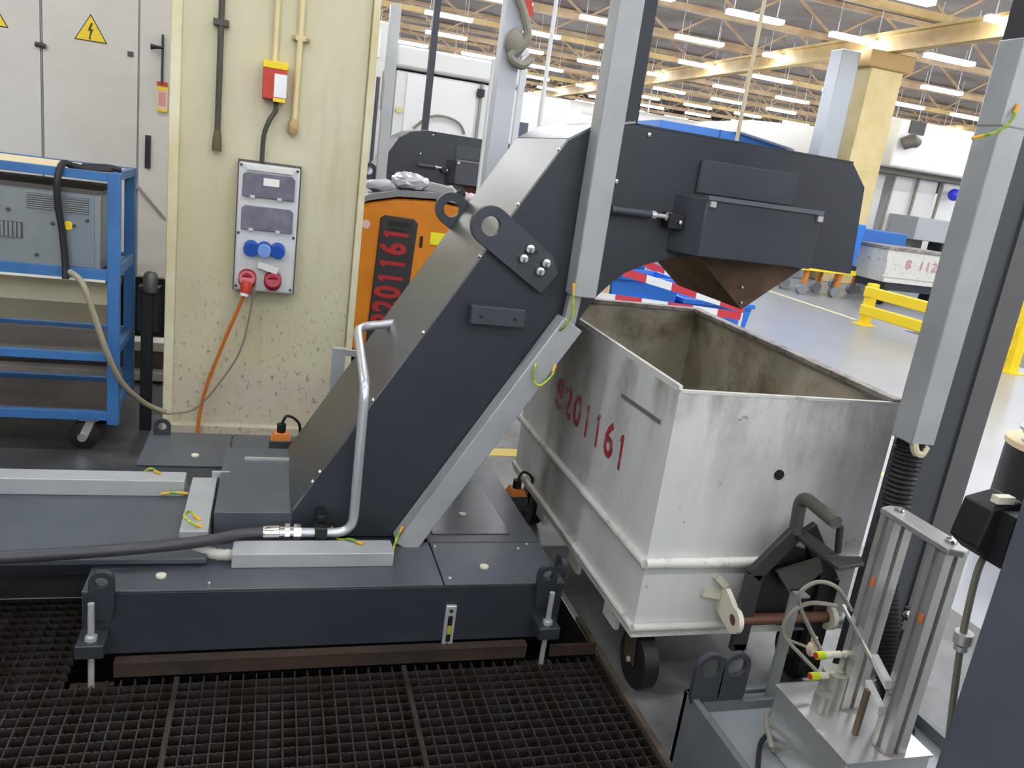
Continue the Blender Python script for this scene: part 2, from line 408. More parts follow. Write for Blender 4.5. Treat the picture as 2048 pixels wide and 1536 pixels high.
def conveyor(label):
    t = thing('chip_conveyor', label, 'conveyor', (.25, 2.7, 0), 0, 'chip conveyors')
    tank = part('coolant_tank', G().box(-.44, .95, 2.13, 3.39, .05, .243), anth, t, bev=.004)
    for (a, b, c, d, m) in ((-.44, .556, 2.128, 2.40, deckm), (.56, .952, 2.128, 2.40, deckm), (.52, .952, 2.404, 3.39, deckm), (-.44, -.12, 3.03, 3.39, deckm), (-.116, .516, 3.03, 3.39, deckm), (.50, .556, 2.404, 3.0, deckm)):
        part('deck_plate', G().box(a, b, c, d, .243, .25), m, tank, bev=.002)
    part('deck_lid', G().box(.58, .86, 2.46, 2.92, .25, .253), deckshine, tank, 'shiny oily lid plate', bev=.001)
    for (x, y) in ((-.244, 3.128), (-.251, 2.202), (.708, 2.228), (.72, 2.615)):
        part('filler_cap', G().tube([(x, y, .25), (x, y, .2565)], .014, 14), pale, tank)
    for (x, y) in ((-.12, 2.16), (.58, 2.16), (.86, 2.35), (.9, 2.38), (.57, 2.37)):
        bolt(tank, (x, y, .25), (0, 0, 1), .007, .006)
    for x in (-.389, .886): eye(tank, x, 2.112, 2.13, .283, zb=.17)
    eye(tank, -.391, 3.35, 3.365, .285)
    part('lifting_eye', G().holed([(2.16, .2), (2.23, .2)]+[(2.195+.035*math.cos(q), .275+.035*math.sin(q)) for q in [math.pi*i/12 for i in range(13)]], (2.195, .275), .018, 'x', .95, .965), anth, tank)
    for x in (-.406, .893):
        ft = part('levelling_foot', G().box(x-.035, x+.035, 2.045, 2.13, .095, .135), anth, t, bev=.003)
        part('spindle', G().cyl((x, 2.075, -.03), (x, 2.075, .245), .0085, 12), zinc, ft)
        part('nut', G().cyl((x, 2.075, .135), (x, 2.075, .147), .016, 6), zinc, ft)
        part('foot_pad', G().box(x-.06, x+.05, 2.02, 2.12, -.04, -.03), rust, ft)
    ga = part('level_gauge', G().box(.571, .605, 2.118, 2.13, .028, .18), mat('gauge_frame', '#b9bcbd', .4, .4), t, 'light metal level gauge', bev=.003)
    part('gauge_slot', G().box(.581, .595, 2.1165, 2.119, .055, .145), black, ga)
    part('gauge_mark', G().box(.5815, .5945, 2.1155, 2.117, .082, .112), mat('gauge_yellow', '#a8a02a', .4), ga)
    for z in (.045, .163): bolt(ga, (.588, 2.118, z), (0, -1, 0), .006, .004, black)
    # flat feed section at the left
    part('feed_cover', G().box(-1.7, -.135, 2.25, 2.78, .262, .28), deckm, t, bev=.003)
    part('feed_wall', G().box(-1.7, -.44, 2.66, 2.70, .0, .262), anth, t)
    part('boot', G().box(-.13, .112, 2.45, 3.02, .25, .334), deckm, t, bev=.003)
    part('boot_lip', G().box(-.055, .105, 2.895, 2.905, .334, .342), zinc, t, 'thin pale strip on the boot')
    # inclined part and head
    prof = [(.109, .25), (.109, .334), (.855, 1.599), (.938, 1.649), (1.07, 1.677), (1.9, 1.669), (1.97, 1.596), (2.0, 1.293), (1.827, 1.298), (1.358, 1.293), (1.30, 1.287), (1.258, 1.272), (1.19, 1.247), (1.122, 1.214), (1.075, 1.172), (1.038, 1.13), (1.0, 1.072), (.976, 1.023), (.52, .25)]
    for (a, b) in ((2.445, 2.455), (3.015, 3.025)): part('side_panel', G().poly(prof, 'y', a, b), anth, t, bev=.002)
    inn = [(.115, .25), (.115, .33), (.858, 1.592), (.94, 1.642), (1.07, 1.669), (1.895, 1.661), (1.962, 1.592), (1.99, 1.3), (1.36, 1.3), (1.12, 1.224), (1.04, 1.14), (.515, .25)]
    part('casing', G().poly(inn, 'y', 2.455, 3.015), anth, t)
    e = .007
    cov = [(.109, .336), (.858, 1.601), (.94, 1.653), (1.07, 1.682)]
    nrm = lambda a, b: Vector((-(b[1]-a[1]), b[0]-a[0])).normalized()
    g = G()
    for a, b in zip(cov, cov[1:]):
        n_ = nrm(a, b)*e; g.poly([a, b, (b[0]+n_.x, b[1]+n_.y), (a[0]+n_.x, a[1]+n_.y)], 'y', 2.447, 3.023)
    cp = part('cover_plate', g, steel, t, 'bare brushed steel cover on the incline', smooth=False)
    d0 = Vector((.749, 0, 1.265)).normalized(); n0 = Vector((-d0.z, 0, d0.x))
    for s_ in (.12, .16, .45, .72, 1.02, 1.22, 1.43):
        p = Vector((.109, 2.449, .336))+d0*s_; bolt(cp, p+n0*.006, n0, .008, .007)
    part('head_cover', G().poly([(1.08, 1.677), (1.9, 1.669), (1.9, 1.675), (1.08, 1.683)], 'y', 2.445, 3.025), anth, t)
    part('panel_rib', G().box(1.318, 1.324, 2.437, 2.446, 1.50, 1.60), anth, t)
    part('raised_panel', G().box(1.324, 1.69, 2.438, 2.446, 1.50, 1.605), anth2, t, bev=.002)
    dc = part('drive_cover', G().poly([(1.25, 2.446), (1.315, 2.342), (1.748, 2.342), (1.758, 2.446)], 'z', 1.302, 1.487), anth2, t, bev=.004)
    part('hinge_strip', G().box(1.313, 1.748, 2.335, 2.36, 1.483, 1.497), mat('hinge_grey', '#6d7078', .4, .3), dc)
    for x in (1.33, 1.735): part('clip', G().box(x-.008, x+.012, 2.332, 2.342, 1.462, 1.48), zinc, dc)
    part('chute', G().poly([(1.38, 1.31), (1.86, 1.31), (1.62, 1.12)], 'y', 2.5, 3.0), chutem, t, 'brown stained discharge chute')
    for p in ((1.60, 2.497, 1.20), (1.61, 2.497, 1.145)): bolt(t, p, (0, -1, 0), .006, .005)
    # sensor rod beside the drive cover
    sr = part('tension_rod', G().cyl((1.02, 2.41, 1.412), (1.16, 2.41, 1.412), .013), anth2, t)
    part('coupling', G().tube([(1.16, 2.41, 1.412), (1.175, 2.41, 1.412), (1.18, 2.41, 1.412), (1.21, 2.41, 1.412), (1.215, 2.41, 1.412), (1.235, 2.41, 1.412)], [.013, .013, .007, .007, .014, .014], 8), zinc, sr)
    part('bearing_block', G().box(1.215, 1.27, 2.39, 2.446, 1.375, 1.425), black, sr, bev=.004)
    bolt(sr, (1.255, 2.39, 1.40), (0, -1, 0), .008, .01)
    for p in ((1.035, 2.445, 1.50), (1.12, 2.445, 1.655)): bolt(t, p, (0, -1, 0), .008, .006)
    # lifting lugs
    cx, cz = .638, 1.316; ux, uz = .837, -.547; w = .058; L = .27
    out = [(cx+ux*L-uz*w*-1, cz+uz*L-ux*w), (cx+ux*L+uz*w*-1, cz+uz*L+ux*w)]
    a0 = math.atan2(ux, -uz)
    out += [(cx+.062*math.cos(a0+math.pi*i/12), cz+.062*math.sin(a0+math.pi*i/12)) for i in range(13)]
    for (y0, y1) in ((2.418, 2.446), (3.024, 3.052)):
        lg = part('lifting_lug', G().holed(out, (cx, cz), .03, 'y', y0, y1, 40), anth2, t, bev=.002)
        if y0 < 3:
            for (x, z) in ((.77, 1.261), (.753, 1.229), (.829, 1.222), (.813, 1.194)): bolt(lg, (x, 2.418, z), (0, -1, 0), .017, .018)
            part('screw_hole', G().cyl((.795, 2.4165, 1.252), (.795, 2.419, 1.252), .006), black, lg)
    hb = part('hand_block', G().box(.607, .786, 2.405, 2.446, 1.008, 1.067), anth2, t, bev=.003)
    for x in (.64, .752): part('screw_hole', G().cyl((x, 2.4035, 1.034), (x, 2.406, 1.034), .006, 8), black, hb)
    # cable trunking
    it = part('incline_trunking', G().bar((.472, 2.405, .245), (.938, 2.405, 1.04), .078, (0, 1, 0), .075), alu, t, 'grey cable trunking on the incline', bev=.004)
    part('trunk_liner', G().bar((.935, 2.415, 1.03), (.945, 2.415, 1.15), .04, (0, 1, 0), .03), aluprof, it)
    part('front_trunking', G().box(-.065, .415, 2.242, 2.33, .25, .297), alu, t, 'grey cable trunking on the tank deck', bev=.003)
    part('rear_trunking', G().box(-1.7, -.24, 2.68, 2.76, .28, .337), alu, t, 'grey cable trunking along the feed section', bev=.003)
    part('cross_channel', G().box(-.222, -.14, 2.36, 2.775, .28, .312).box(-.16, -.10, 2.772, 2.785, .31, .335), alu, t, 'grey cross channel', bev=.003)
    part('conduit', G().tube(spline([(-.065, 2.285, .272), (-.11, 2.285, .275), (-.16, 2.31, .28), (-.2, 2.36, .275), (-.21, 2.40, .25)], 5), [.016 if i % 2 else .0185 for i in range(21)], 10), mat('conduit_grey', '#b3b1a8', .5), t, 'corrugated grey conduit')
    part('vertical_trunking', G().box(.92, 1.0, 2.365, 2.444, 1.13, 2.55), alu, t, 'tall grey vertical cable trunking', bev=.004)
    part('mast', G().box(1.03, 1.08, 2.456, 2.51, 1.66, 2.75), mat('mast_dark', '#31343c', .5), t, 'dark square mast')
    wire(t, [(.885, 2.40, 1.0), (.90, 2.355, 1.03), (.92, 2.345, 1.08), (.915, 2.35, 1.13), (.915, 2.36, 1.165)])
    wire(t, [(.85, 2.40, .935), (.825, 2.36, .89), (.825, 2.345, .85), (.85, 2.345, .838), (.885, 2.355, .87), (.895, 2.366, .895)])
    wire(t, [(.455, 2.38, .31), (.44, 2.35, .30), (.425, 2.32, .275), (.42, 2.31, .262)])
    wire(t, [(.235, 2.40, .30), (.25, 2.36, .285), (.285, 2.32, .305), (.315, 2.30, .302)])
    wire(t, [(-.40, 2.78, .30), (-.36, 2.765, .345), (-.33, 2.74, .342)])
    wire(t, [(-.30, 2.66, .30), (-.27, 2.66, .305), (-.235, 2.665, .30)])
    wire(t, [(-.175, 2.44, .315), (-.20, 2.46, .33), (-.215, 2.42, .335), (-.19, 2.39, .325), (-.165, 2.39, .315)])
    return t
conv = conveyor('dark grey inclined chip conveyor with steel cover discharging into the white skip')
# coolant pipe, its fittings and the hose that feeds it
t = thing('coolant_pipe', 'bent silver pipe rising in front of the steel conveyor cover', 'pipe', (.29, 2.36, .25))
part('pipe', G().tube(rbend([(.13, 2.36, .308), (.295, 2.36, .308), (.293, 2.36, .80), (.307, 2.86, .872), (.44, 2.88, .89)], .06, 7), .0155, 14), wpipe, t)
part('fitting', G().tube([(.02, 2.36, .306), (.025, 2.36, .306), (.068, 2.36, .308), (.07, 2.36, .308)], [.022, .024, .024, .018], 12).tube([(.068, 2.36, .308), (.085, 2.36, .308)], .02, 12).tube([(.085, 2.36, .308), (.10, 2.36, .308)], .028, 6).tube([(.10, 2.36, .308), (.112, 2.36, .308)], .019, 12).tube([(.112, 2.36, .308), (.135, 2.36, .308)], .027, 6), chrome, t)
part('pipe_clamp', G().box(.176, .214, 2.335, 2.40, .262, .335).box(.182, .208, 2.37, 2.445, .335, .36), black, t, bev=.004)
single('coolant_hose', G().tube(spline([(-1.5, 2.215, .27), (-1.05, 2.215, .29), (-.654, 2.215, .308), (-.347, 2.225, .325), (-.15, 2.28, .32), (-.05, 2.345, .309), (.024, 2.36, .308)], 6), .0175, 12), hosem, 'black rubber hose running along the conveyor feed to the silver pipe', 'hose')
# second identical conveyor further back
c2 = copy_tree(conv); c2.location = (.25+.06, 2.7+4.2, 0)
for ch in c2.children:
    if ch.name.startswith('vertical_trunking'): ch.location.x -= .23
c2['label'] = 'dark chip conveyor in the background behind the orange truck'
# sensor connectors on the tank
def connector(loc, label, sc=1.0):
    t = thing('valve_connector', label, 'connector', loc)
    x, y, z = loc
    part('body', G().box(x-.045*sc, x+.045*sc, y-.035*sc, y+.035*sc, z, z+.062*sc), mat('connector_dark', '#3b3f3d', .5), t, bev=.003)
    part('coil', G().poly([(x-.04*sc, z+.062*sc), (x+.04*sc, z+.062*sc), (x+.025*sc, z+.09*sc), (x-.025*sc, z+.09*sc)], 'y', y-.03*sc, y+.03*sc), mat('connector_orange', '#e58a3a', .5), t)
    part('plug', G().cyl((x, y, z+.09*sc), (x, y, z+.125*sc), .018*sc), black, t)
    part('cable', G().tube(spline([(x, y, z+.12*sc), (x+.02*sc, y, z+.16*sc), (x+.07*sc, y+.02, z+.12*sc), (x+.075*sc, y+.02, z+.03*sc), (x+.06*sc, y, z)], 5), .006, 6), black, t)
    return t
connector((.075, 3.19, .25), 'small orange and black valve connector on the rear tank deck')
connector((1.02, 2.92, .14), 'orange topped connector in the gap between tank and skip')
single('connector_support', G().box(.955, 1.07, 2.86, 2.98, .0, .14), anth, 'dark bracket carrying the connector in the gap beside the skip', 'bracket', bev=.003)
t = thing('bracket_post', 'light grey bracket post behind the silver pipe', 'post', (.275, 3.2, .25))
part('post', G().box(.255, .305, 3.185, 3.215, .25, .705), alu, t)
part('arm', G().box(.285, .42, 3.19, 3.205, .675, .70), alu, t)
part('knob', G().cyl((.42, 3.18, .688), (.42, 3.215, .688), .018), orangec, t)
# tall signal post behind the conveyor
t = thing('signal_post', 'pale grey post with cable knot standing behind the steel cover', 'post', (.87, 3.4, 0))
part('post', G().box(.845, .928, 3.40, 3.48, 0, 2.6), mat('post_pale', '#c3c7cb', .45), t, bev=.004)
part('cable_knot', G().tube(spline([(.85, 3.38, 2.2), (.91, 3.37, 2.1), (.94, 3.37, 2.0), (.88, 3.37, 1.93), (.93, 3.37, 1.9), (.97, 3.39, 1.93)], 5), .018, 8).sphere((.895, 3.38, 1.98), .045, sc=(1, .7, 1.3)), greyc, t)
part('red_tag', G().bar((.91, 3.39, 2.22), (.945, 3.39, 2.09), .03, (0, 1, 0), .006), red, t)

# ------------------------------------------------------------------ white chip skip
def skip():
    t = thing('chip_skip', 'dirty white steel skip on castors under the conveyor discharge', 'skip', (1.47, 2.55, 0))
    X0, X1, Y0, Y1, ZB, ZT, ZR = 1.095, 1.845, 1.9, 3.2, .215, .965, .985
    th = .008
    front = part('front_wall', G().box(X0, X1, Y0, Y0+th, ZB, ZT), binw, t)
    def side(x, m): return G().poly([(Y0+th, ZB), (Y1, ZB), (Y1, ZR), (Y0+th, ZT)], 'x', x, x+m)
    part('side_wall', side(X0, th), binw, t); part('side_wall', side(X1-th, th), binw, t)
    part('back_wall', G().box(X0+th, X1-th, Y1-th, Y1, ZB, ZR), binw, t)
    part('floor_plate', G().box(X0+th, X1-th, Y0+th, Y1-th, ZB, ZB+th), binin, t)
    ln = .004
    part('lining', G().box(X0+th, X1-th, Y0+th, Y0+th+ln, ZB+th, ZT-.01).poly([(Y0+th, ZB+th), (Y1-th, ZB+th), (Y1-th, ZR-.012), (Y0+th, ZT-.012)], 'x', X0+th, X0+th+ln).poly([(Y0+th, ZB+th), (Y1-th, ZB+th), (Y1-th, ZR-.012), (Y0+th, ZT-.012)], 'x', X1-th-ln, X1-th).box(X0+th, X1-th, Y1-th-ln, Y1-th, ZB+th, ZR-.012), binin, t, 'stained grimy inside of the skip')
    def rim(y0, y1, z0, z1, xa, xb): return G().add([(xa, y0, z0), (xb, y0, z0), (xb, y1, z1), (xa, y1, z1), (xa, y0, z0+.018), (xb, y0, z0+.018), (xb, y1, z1+.018), (xa, y1, z1+.018)], [(0, 3, 2, 1), (4, 5, 6, 7), (0, 1, 5, 4), (1, 2, 6, 5), (2, 3, 7, 6), (3, 0, 4, 7)])
    part('rim', rim(Y0, Y1, ZT, ZR, X1-.028, X1+.012), rimm, t, 'worn right rim', bev=.003)
    part('rim', rim(Y0+.01, Y1, ZT, ZR, X0, X0+.012), binrib, t)
    part('rim', G().box(X0, X1+.012, Y1-.03, Y1+.012, ZR-.001, ZR+.017), rimm, t, 'worn rear rim', bev=.003)
    part('rim', G().box(X0, X1+.01, Y0-.002, Y0+.012, ZT, ZT+.008), binrib, t)
    for z, r in ((.445, .017), (.232, .013)):
        part('rib', G().tube([(X0-.008, Y0-.01, z), (X1+.008, Y0-.01, z)], r, 10), binrib, t)
        part('rib', G().tube([(X0-.008, Y0-.01, z), (X0-.008, Y1, z)], r*.85, 10), binrib, t)
    part('bottom_flange', G().box(X0-.006, X1+.006, Y0-.008, Y1, ZB-.018, ZB), binrib, t)
    text('painted_digit', '8201161', .165, redp, t, frame((X0-.0012, 2.49, .675), (0, -1, 0), (0, .05, 1)), .0005, 'hand painted red digit', sx=1.02, bold=.045)
    part('weld_mark', G().bar((X0-.001, 2.253, .847), (X0-.001, 1.972, .853), .012, (1, 0, 0), .004), mat('mark_grey', '#6f6d69', .6), t)
    part('lock_hole', G().cyl((1.475, 1.895, .73), (1.475, 1.905, .73), .016), black, t)
    # castors
    for (x, y) in ((1.16, 1.96), (1.74, 1.96), (1.16, 3.1), (1.74, 3.1)):
        c = part('castor', G().box(x-.05, x+.05, y-.05, y+.05, .185, .197).poly([(y-.03, .19), (y+.03, .19), (y+.02, .08), (y-.045, .08)], 'x', x-.035, x-.03).poly([(y-.03, .19), (y+.03, .19), (y+.02, .08), (y-.045, .08)], 'x', x+.03, x+.035), mat('castor_steel', '#57493a', .6, .4), t)
        part('wheel', G().tube([(x-.027, y-.02, .088), (x-.024, y-.02, .088), (x+.024, y-.02, .088), (x+.027, y-.02, .088)], [.075, .088, .088, .075], 24), rubber, c)
        part('axle_bolt', G().cyl((x-.042, y-.02, .088), (x+.042, y-.02, .088), .009, 8), zinc, c)
    for (y, z0) in ((2.1, .05), (2.45, .05), (2.85, .05)): part('skid_bracket', G().box(X0+.02, X0+.035, y-.05, y+.05, .12, ZB-.018), binrib, t)
    # folded-up tow bar on the front
    tb = part('tow_bar_arm', G().bar((1.397, 1.80, .205), (1.395, 1.80, .46), .052, (0, 1, 0), .02).bar((1.39, 1.80, .45), (1.515, 1.80, .605), .052, (0, 1, 0), .02).poly([(1.371, .23), (1.423, .23), (1.415, .185), (1.397, .17)], 'y', 1.79, 1.81), mat('tow_dark', '#333230', .5), t, 'dark folded tow bar', bev=.003)
    tm = MATS['tow_dark']
    part('tow_bar_arm', G().bar((1.675, 1.815, .10), (1.675, 1.815, .43), .07, (0, 1, 0), .02).bar((1.68, 1.815, .42), (1.55, 1.815, .60), .055, (0, 1, 0), .02), mat('tow_black', '#161616', .5), t, bev=.003)
    part('tow_gusset', G().poly([(1.46, .47), (1.60, .51), (1.62, .47), (1.55, .40), (1.52, .40)], 'y', 1.785, 1.80), mat('gusset_grey', '#4b4843', .5), tb)
    part('tow_gusset', G().poly([(1.42, .44), (1.47, .55), (1.66, .50), (1.66, .25), (1.45, .28)], 'y', 1.822, 1.832), MATS['tow_black'], tb)
    part('coupling_plate', G().box(1.495, 1.55, 1.66, 1.81, .578, .59).poly([(1.50, 1.60), (1.60, 1.62), (1.62, 1.66), (1.495, 1.67)], 'z', .578, .588), tm, tb, bev=.002)
    part('lock_pin', G().cyl((1.575, 1.70, .58), (1.56, 1.70, .66), .010, 10), tm, tb)
    part('handle', G().tube(rbend([(1.50, 1.80, .59), (1.49, 1.80, .71), (1.49, 1.64, .70)], .04, 6), .019, 14), mat('handle_grey', '#5a5750', .45, .3), tb)
    pn = part('pivot_pin', G().cyl((1.36, 1.80, .305), (1.70, 1.80, .305), .017, 14), mat('pin_rust', '#6a4636', .6, .3), t)
    for x in (1.368, 1.700):
        o = [(1.9, .29), (1.9, .345), (1.86, .375)]+[(1.80+.04*math.cos(q), .305+.04*math.sin(q)) for q in [math.pi*.45+math.pi*1.1*i/12 for i in range(13)]]
        part('pivot_lug', G().holed(o[:0:-1]+[o[0]], (1.80, .305), .018, 'x', x-.012, x+.004, 30), mat('lug_cream', '#d9d4bf', .5), pn, 'cream painted pivot lug')
    part('pivot_stay', G().bar((1.368, 1.885, .37), (1.335, 1.895, .40), .02, (0, 1, 0), .02).bar((1.36, 1.89, .335), (1.30, 1.895, .345), .022, (0, 1, 0), .02), MATS['lug_cream'], pn)
    return t
skip()

# ------------------------------------------------------------------ pump unit at lower right
t = thing('pump_tank', 'grey open pump tank with two lifting rings at lower right', 'tank', (1.42, 1.33, 0))
pm = mat('pump_tank_grey', '#6b7176', .4, 0, .08, '#5d6368', 3)
part('wall', G().box(1.11, 1.13, 1.0, 1.60, 0, .235), pm, t, bev=.003)
part('wall', G().box(1.11, 1.75, 1.58, 1.60, 0, .235), pm, t, bev=.003)
part('wall', G().box(1.73, 1.75, 1.0, 1.58, 0, .235), pm, t); part('wall', G().box(1.13, 1.73, 1.0, 1.02, 0, .235), pm, t)
part('cover_plate', G().box(1.14, 1.73, 1.02, 1.545, .19, .2), mat('pump_lid', '#9aa0a3', .35, .3), t)
part('flange', G().box(1.14, 1.73, 1.545, 1.575, .2, .225), pm, t)
for x in (1.145, 1.222):
    o = [(x-.042, .2), (x+.042, .2)]+[(x+.042*math.cos(q), .325+.042*math.sin(q)) for q in [math.pi*i/14 for i in range(15)]]
    part('lifting_ring', G().holed(o, (x, .325), .026, 'y', 1.555, 1.57), anth2, t, bev=.002)
part('hose', G().tube(spline([(1.26, 1.40, .2), (1.22, 1.36, .24), (1.26, 1.45, .25), (1.33, 1.50, .235)], 6), .006, 8), greyc, t)
part('hose', G().tube(spline([(1.15, 1.30, .205), (1.22, 1.40, .215), (1.27, 1.43, .22)], 6), .006, 8), rubber, t)
t = thing('float_switch_box', 'shiny stainless box with two aluminium posts on the pump tank', 'switch box', (1.36, 1.3, .2))
bx = part('box', G().box(1.25, 1.478, 1.163, 1.43, .2, .36), stainless, t, bev=.004)
part('lid_edge', G().box(1.247, 1.481, 1.16, 1.433, .357, .362), stainless, bx)
def profile(x, y, z0, z1):
    w, d, s = .029, .022, .006
    o = [(x-w, y-d), (x-s, y-d), (x-s, y-d+.008), (x+s, y-d+.008), (x+s, y-d), (x+w, y-d), (x+w, y-s), (x+w-.008, y-s), (x+w-.008, y+s), (x+w, y+s), (x+w, y+d), (x-w, y+d), (x-w, y+s), (x-w+.008, y+s), (x-w+.008, y-s), (x-w, y-s)]
    return G().poly(o, 'z', z0, z1)
for (y, lab) in ((1.195, 'near aluminium post'), (1.345, 'far aluminium post')):
    p = part('profile_post', profile(1.385, y, .36, .857), aluprof, t, lab)
    part('orange_mark', G().box(1.3545, 1.3565, y-.016, y-.004, .69, .71), mat('mark_orange', '#e07a3c', .6), p)
    part('foot_stain', G().cyl((1.385, y, .361), (1.385, y, .3622), .037, 20), mat('residue', '#96918a', .6), p)
tp = part('top_bar', G().poly([(1.355+.06*k, yy) for k, yy in ((0, 1.17), (.5, 1.155), (1, 1.17), (1, 1.37), (.5, 1.38), (0, 1.37))], 'z', .857, .872), aluprof, t, bev=.003)
for y in (1.195, 1.345): bolt(tp, (1.385, y, .872), (0, 0, 1), .013, .01)
part('guide_rod', G().cyl((1.43, 1.27, .36), (1.43, 1.27, .66), .008, 10), mat('rod_brown', '#7f6f5c', .5, .5), t)
part('guide_rod', G().cyl((1.335, 1.245, .36), (1.335, 1.245, .48), .008, 10), MATS['rod_brown'], t)
cl = part('rod_clamp', G().box(1.415, 1.445, 1.25, 1.29, .635, .665).box(1.415, 1.445, 1.25, 1.28, .585, .61), black, t, bev=.003)
bolt(cl, (1.415, 1.27, .655), (-1, 0, 0), .009, .012)
for z in (.50, .443):
    sn = part('level_sensor', G().tube([(1.29, 1.35, z), (1.335, 1.35, z), (1.337, 1.35, z), (1.345, 1.35, z), (1.347, 1.35, z), (1.42, 1.35, z), (1.437, 1.35, z)], [.0085, .0085, .006, .006, .0085, .0085, .004], 10), pale, t)
    part('sensor_tip', G().cyl((1.268, 1.35, z), (1.29, 1.35, z), .010, 10), mat('tip_yellow', '#c8d81e', .4), sn)
    part('sensor_collar', G().cyl((1.265, 1.35, z), (1.268, 1.35, z), .007, 10), red, sn)
for (y, z) in ((1.235, .523), (1.232, .458)):
    part('terminal_block', G().poly([(y-.03, z-.012), (y+.025, z+.02), (y+.03, z+.035), (y-.025, z+.005)], 'x', 1.338, 1.356), white, t)
part('sensor_bar', G().bar((1.352, 1.40, .60), (1.352, 1.20, .50), .008, (1, 0, 0), .006), aluprof, t)
part('valve_body', G().cyl((1.345, 1.355, .362), (1.345, 1.355, .45), .032, 16).cyl((1.30, 1.33, .362), (1.30, 1.33, .41), .02, 14), mat('valve_grey', '#aaa79c', .4, .5), t)
# wires that loop from the sensors
single('sensor_wire', G().tube(spline([(1.40, 1.48, .42), (1.33, 1.5, .52), (1.31, 1.5, .575), (1.355, 1.5, .605), (1.42, 1.5, .585), (1.48, 1.5, .52)], 6), .0055, 8), greyc, 'upper grey wire looping in front of the tow bar', 'wire')
single('sensor_wire', G().tube(spline([(1.40, 1.42, .36), (1.34, 1.47, .41), (1.29, 1.5, .46), (1.30, 1.5, .52), (1.35, 1.5, .545), (1.43, 1.5, .535)], 6), .0055, 8), greyc, 'lower grey wire looping in front of the tow bar', 'wire')
t = thing('float_bracket', 'grey upright flat bracket with cream ball behind the stainless box', 'bracket', (1.36, 1.555, .2))
part('strip', G().box(1.335, 1.37, 1.56, 1.566, .225, .545).box(1.335, 1.37, 1.53, 1.566, .54, .545), mat('strip_grey', '#8d8f8c', .4, .5), t)
part('ball', G().sphere((1.39, 1.50, .41), .018, sc=(.8, .8, 1.2)).cyl((1.39, 1.50, .425), (1.39, 1.50, .445), .008, 8), mat('ball_cream', '#e3cfae', .5), t)
part('ball_arm', G().tube([(1.36, 1.555, .40), (1.39, 1.50, .41)], .004, 6), greyc, t)

# ------------------------------------------------------------------ dark machine post with trunking and corrugated hose
t = thing('machine_post', 'dark square machine post with grey trunking at the right', 'post', (1.84, 1.74, 0))
part('post', G().box(1.757, 1.95, 1.69, 1.80, 0, 2.9), mat('post_dark', '#3f4347', .5), t, bev=.004)
part('cover_strip', G().box(1.862, 1.945, 1.682, 1.69, 0, 2.9), mat('post_dark2', '#5a5958', .5), t)
tr = part('trunking', G().box(1.674, 1.753, 1.65, 1.728, .926, 1.958), alu, t, 'light grey cable trunking', bev=.004)
part('trunk_joint', G().box(1.673, 1.754, 1.649, 1.729, 1.755, 1.759), seam, tr)
part('upper_duct', G().box(1.68, 1.75, 1.66, 1.725, 1.958, 2.9), mat('mast_dark2', '#26262c', .5), t)
part('grommet', G().tube(spline([(1.69, 1.66, .93), (1.70, 1.655, .905), (1.72, 1.655, .90), (1.735, 1.66, .92)], 4), .012, 8), mat('grommet_cream', '#cfc4a0', .5), t)
wire(t, [(1.70, 1.645, 1.80), (1.685, 1.635, 1.77), (1.66, 1.64, 1.74), (1.62, 1.66, 1.72)])
P = spline([(1.712, 1.69, .93), (1.708, 1.68, .75), (1.71, 1.66, .55), (1.70, 1.57, .38), (1.66, 1.45, .26), (1.64, 1.40, .21)], 30)
single('corrugated_hose', G().tube(P, [.043 if i % 2 else .036 for i in range(len(P))], 14), mat('corrugated_black', '#222226', .4), 'black corrugated hose leaving the grey trunking towards the pump tank', 'hose')
# dark cabinet at the right edge with a limit switch
t = thing('machine_cabinet', 'dark blue grey machine cabinet cut by the right picture edge', 'cabinet', (1.33, .55, 0))
part('body', G().box(1.16, 1.5, .2, .9, .08, 1.45), mat('cab_dark', '#5a5f68', .45, 0, .06, '#535861', 3), t, bev=.004)
part('plinth', G().box(1.18, 1.48, .22, .88, 0, .08), black, t)
sw = part('limit_switch', G().poly([(1.145, 1.07), (1.20, 1.085), (1.25, 1.06), (1.25, .98), (1.17, .975), (1.135, 1.0)], 'y', .93, .99), black, t, 'black limit switch', bev=.004)
part('switch_lid', G().box(1.15, 1.185, .93, .945, 1.08, 1.092), pale, sw)
part('mount', G().box(1.16, 1.25, .9, .935, .98, 1.07), black, sw)
rd = part('switch_rod', G().tube(spline([(1.20, .96, .975), (1.19, .96, .94), (1.205, .96, .80), (1.235, .955, .63), (1.25, .95, .55)], 5), .006, 8), mat('tube_olive', '#7d7c68', .5), t)
part('rod_collar', G().cyl((1.205, .96, .82), (1.207, .96, .80), .016, 10).cyl((1.207, .96, .795), (1.208, .96, .785), .012, 10), zinc, rd)
# black drum far right
t = thing('waste_drum', 'black drum with beige lid and white rag at the right edge', 'drum', (4.14, 3.05, 0))
part('drum', G().tube([(4.14, 3.05, 0), (4.14, 3.05, .02), (4.14, 3.05, .40), (4.14, 3.05, .42)], [.28, .29, .29, .285], 30), black, t)
part('lid', G().tube([(4.14, 3.05, .42), (4.14, 3.05, .425), (4.14, 3.05, .455), (4.14, 3.05, .46)], [.29, .3, .3, .29], 30), beige, t)
rg = G()
for i in range(7): rg.sphere((3.86+random.random()*.10, 2.98+random.random()*.14, .49+random.random()*.06), .05, 10, 6, (1.3, 1, .6))
single('rag', rg, mat('rag_white', '#d9d6e2', .8), 'crumpled white rag on the black drum', 'rag')

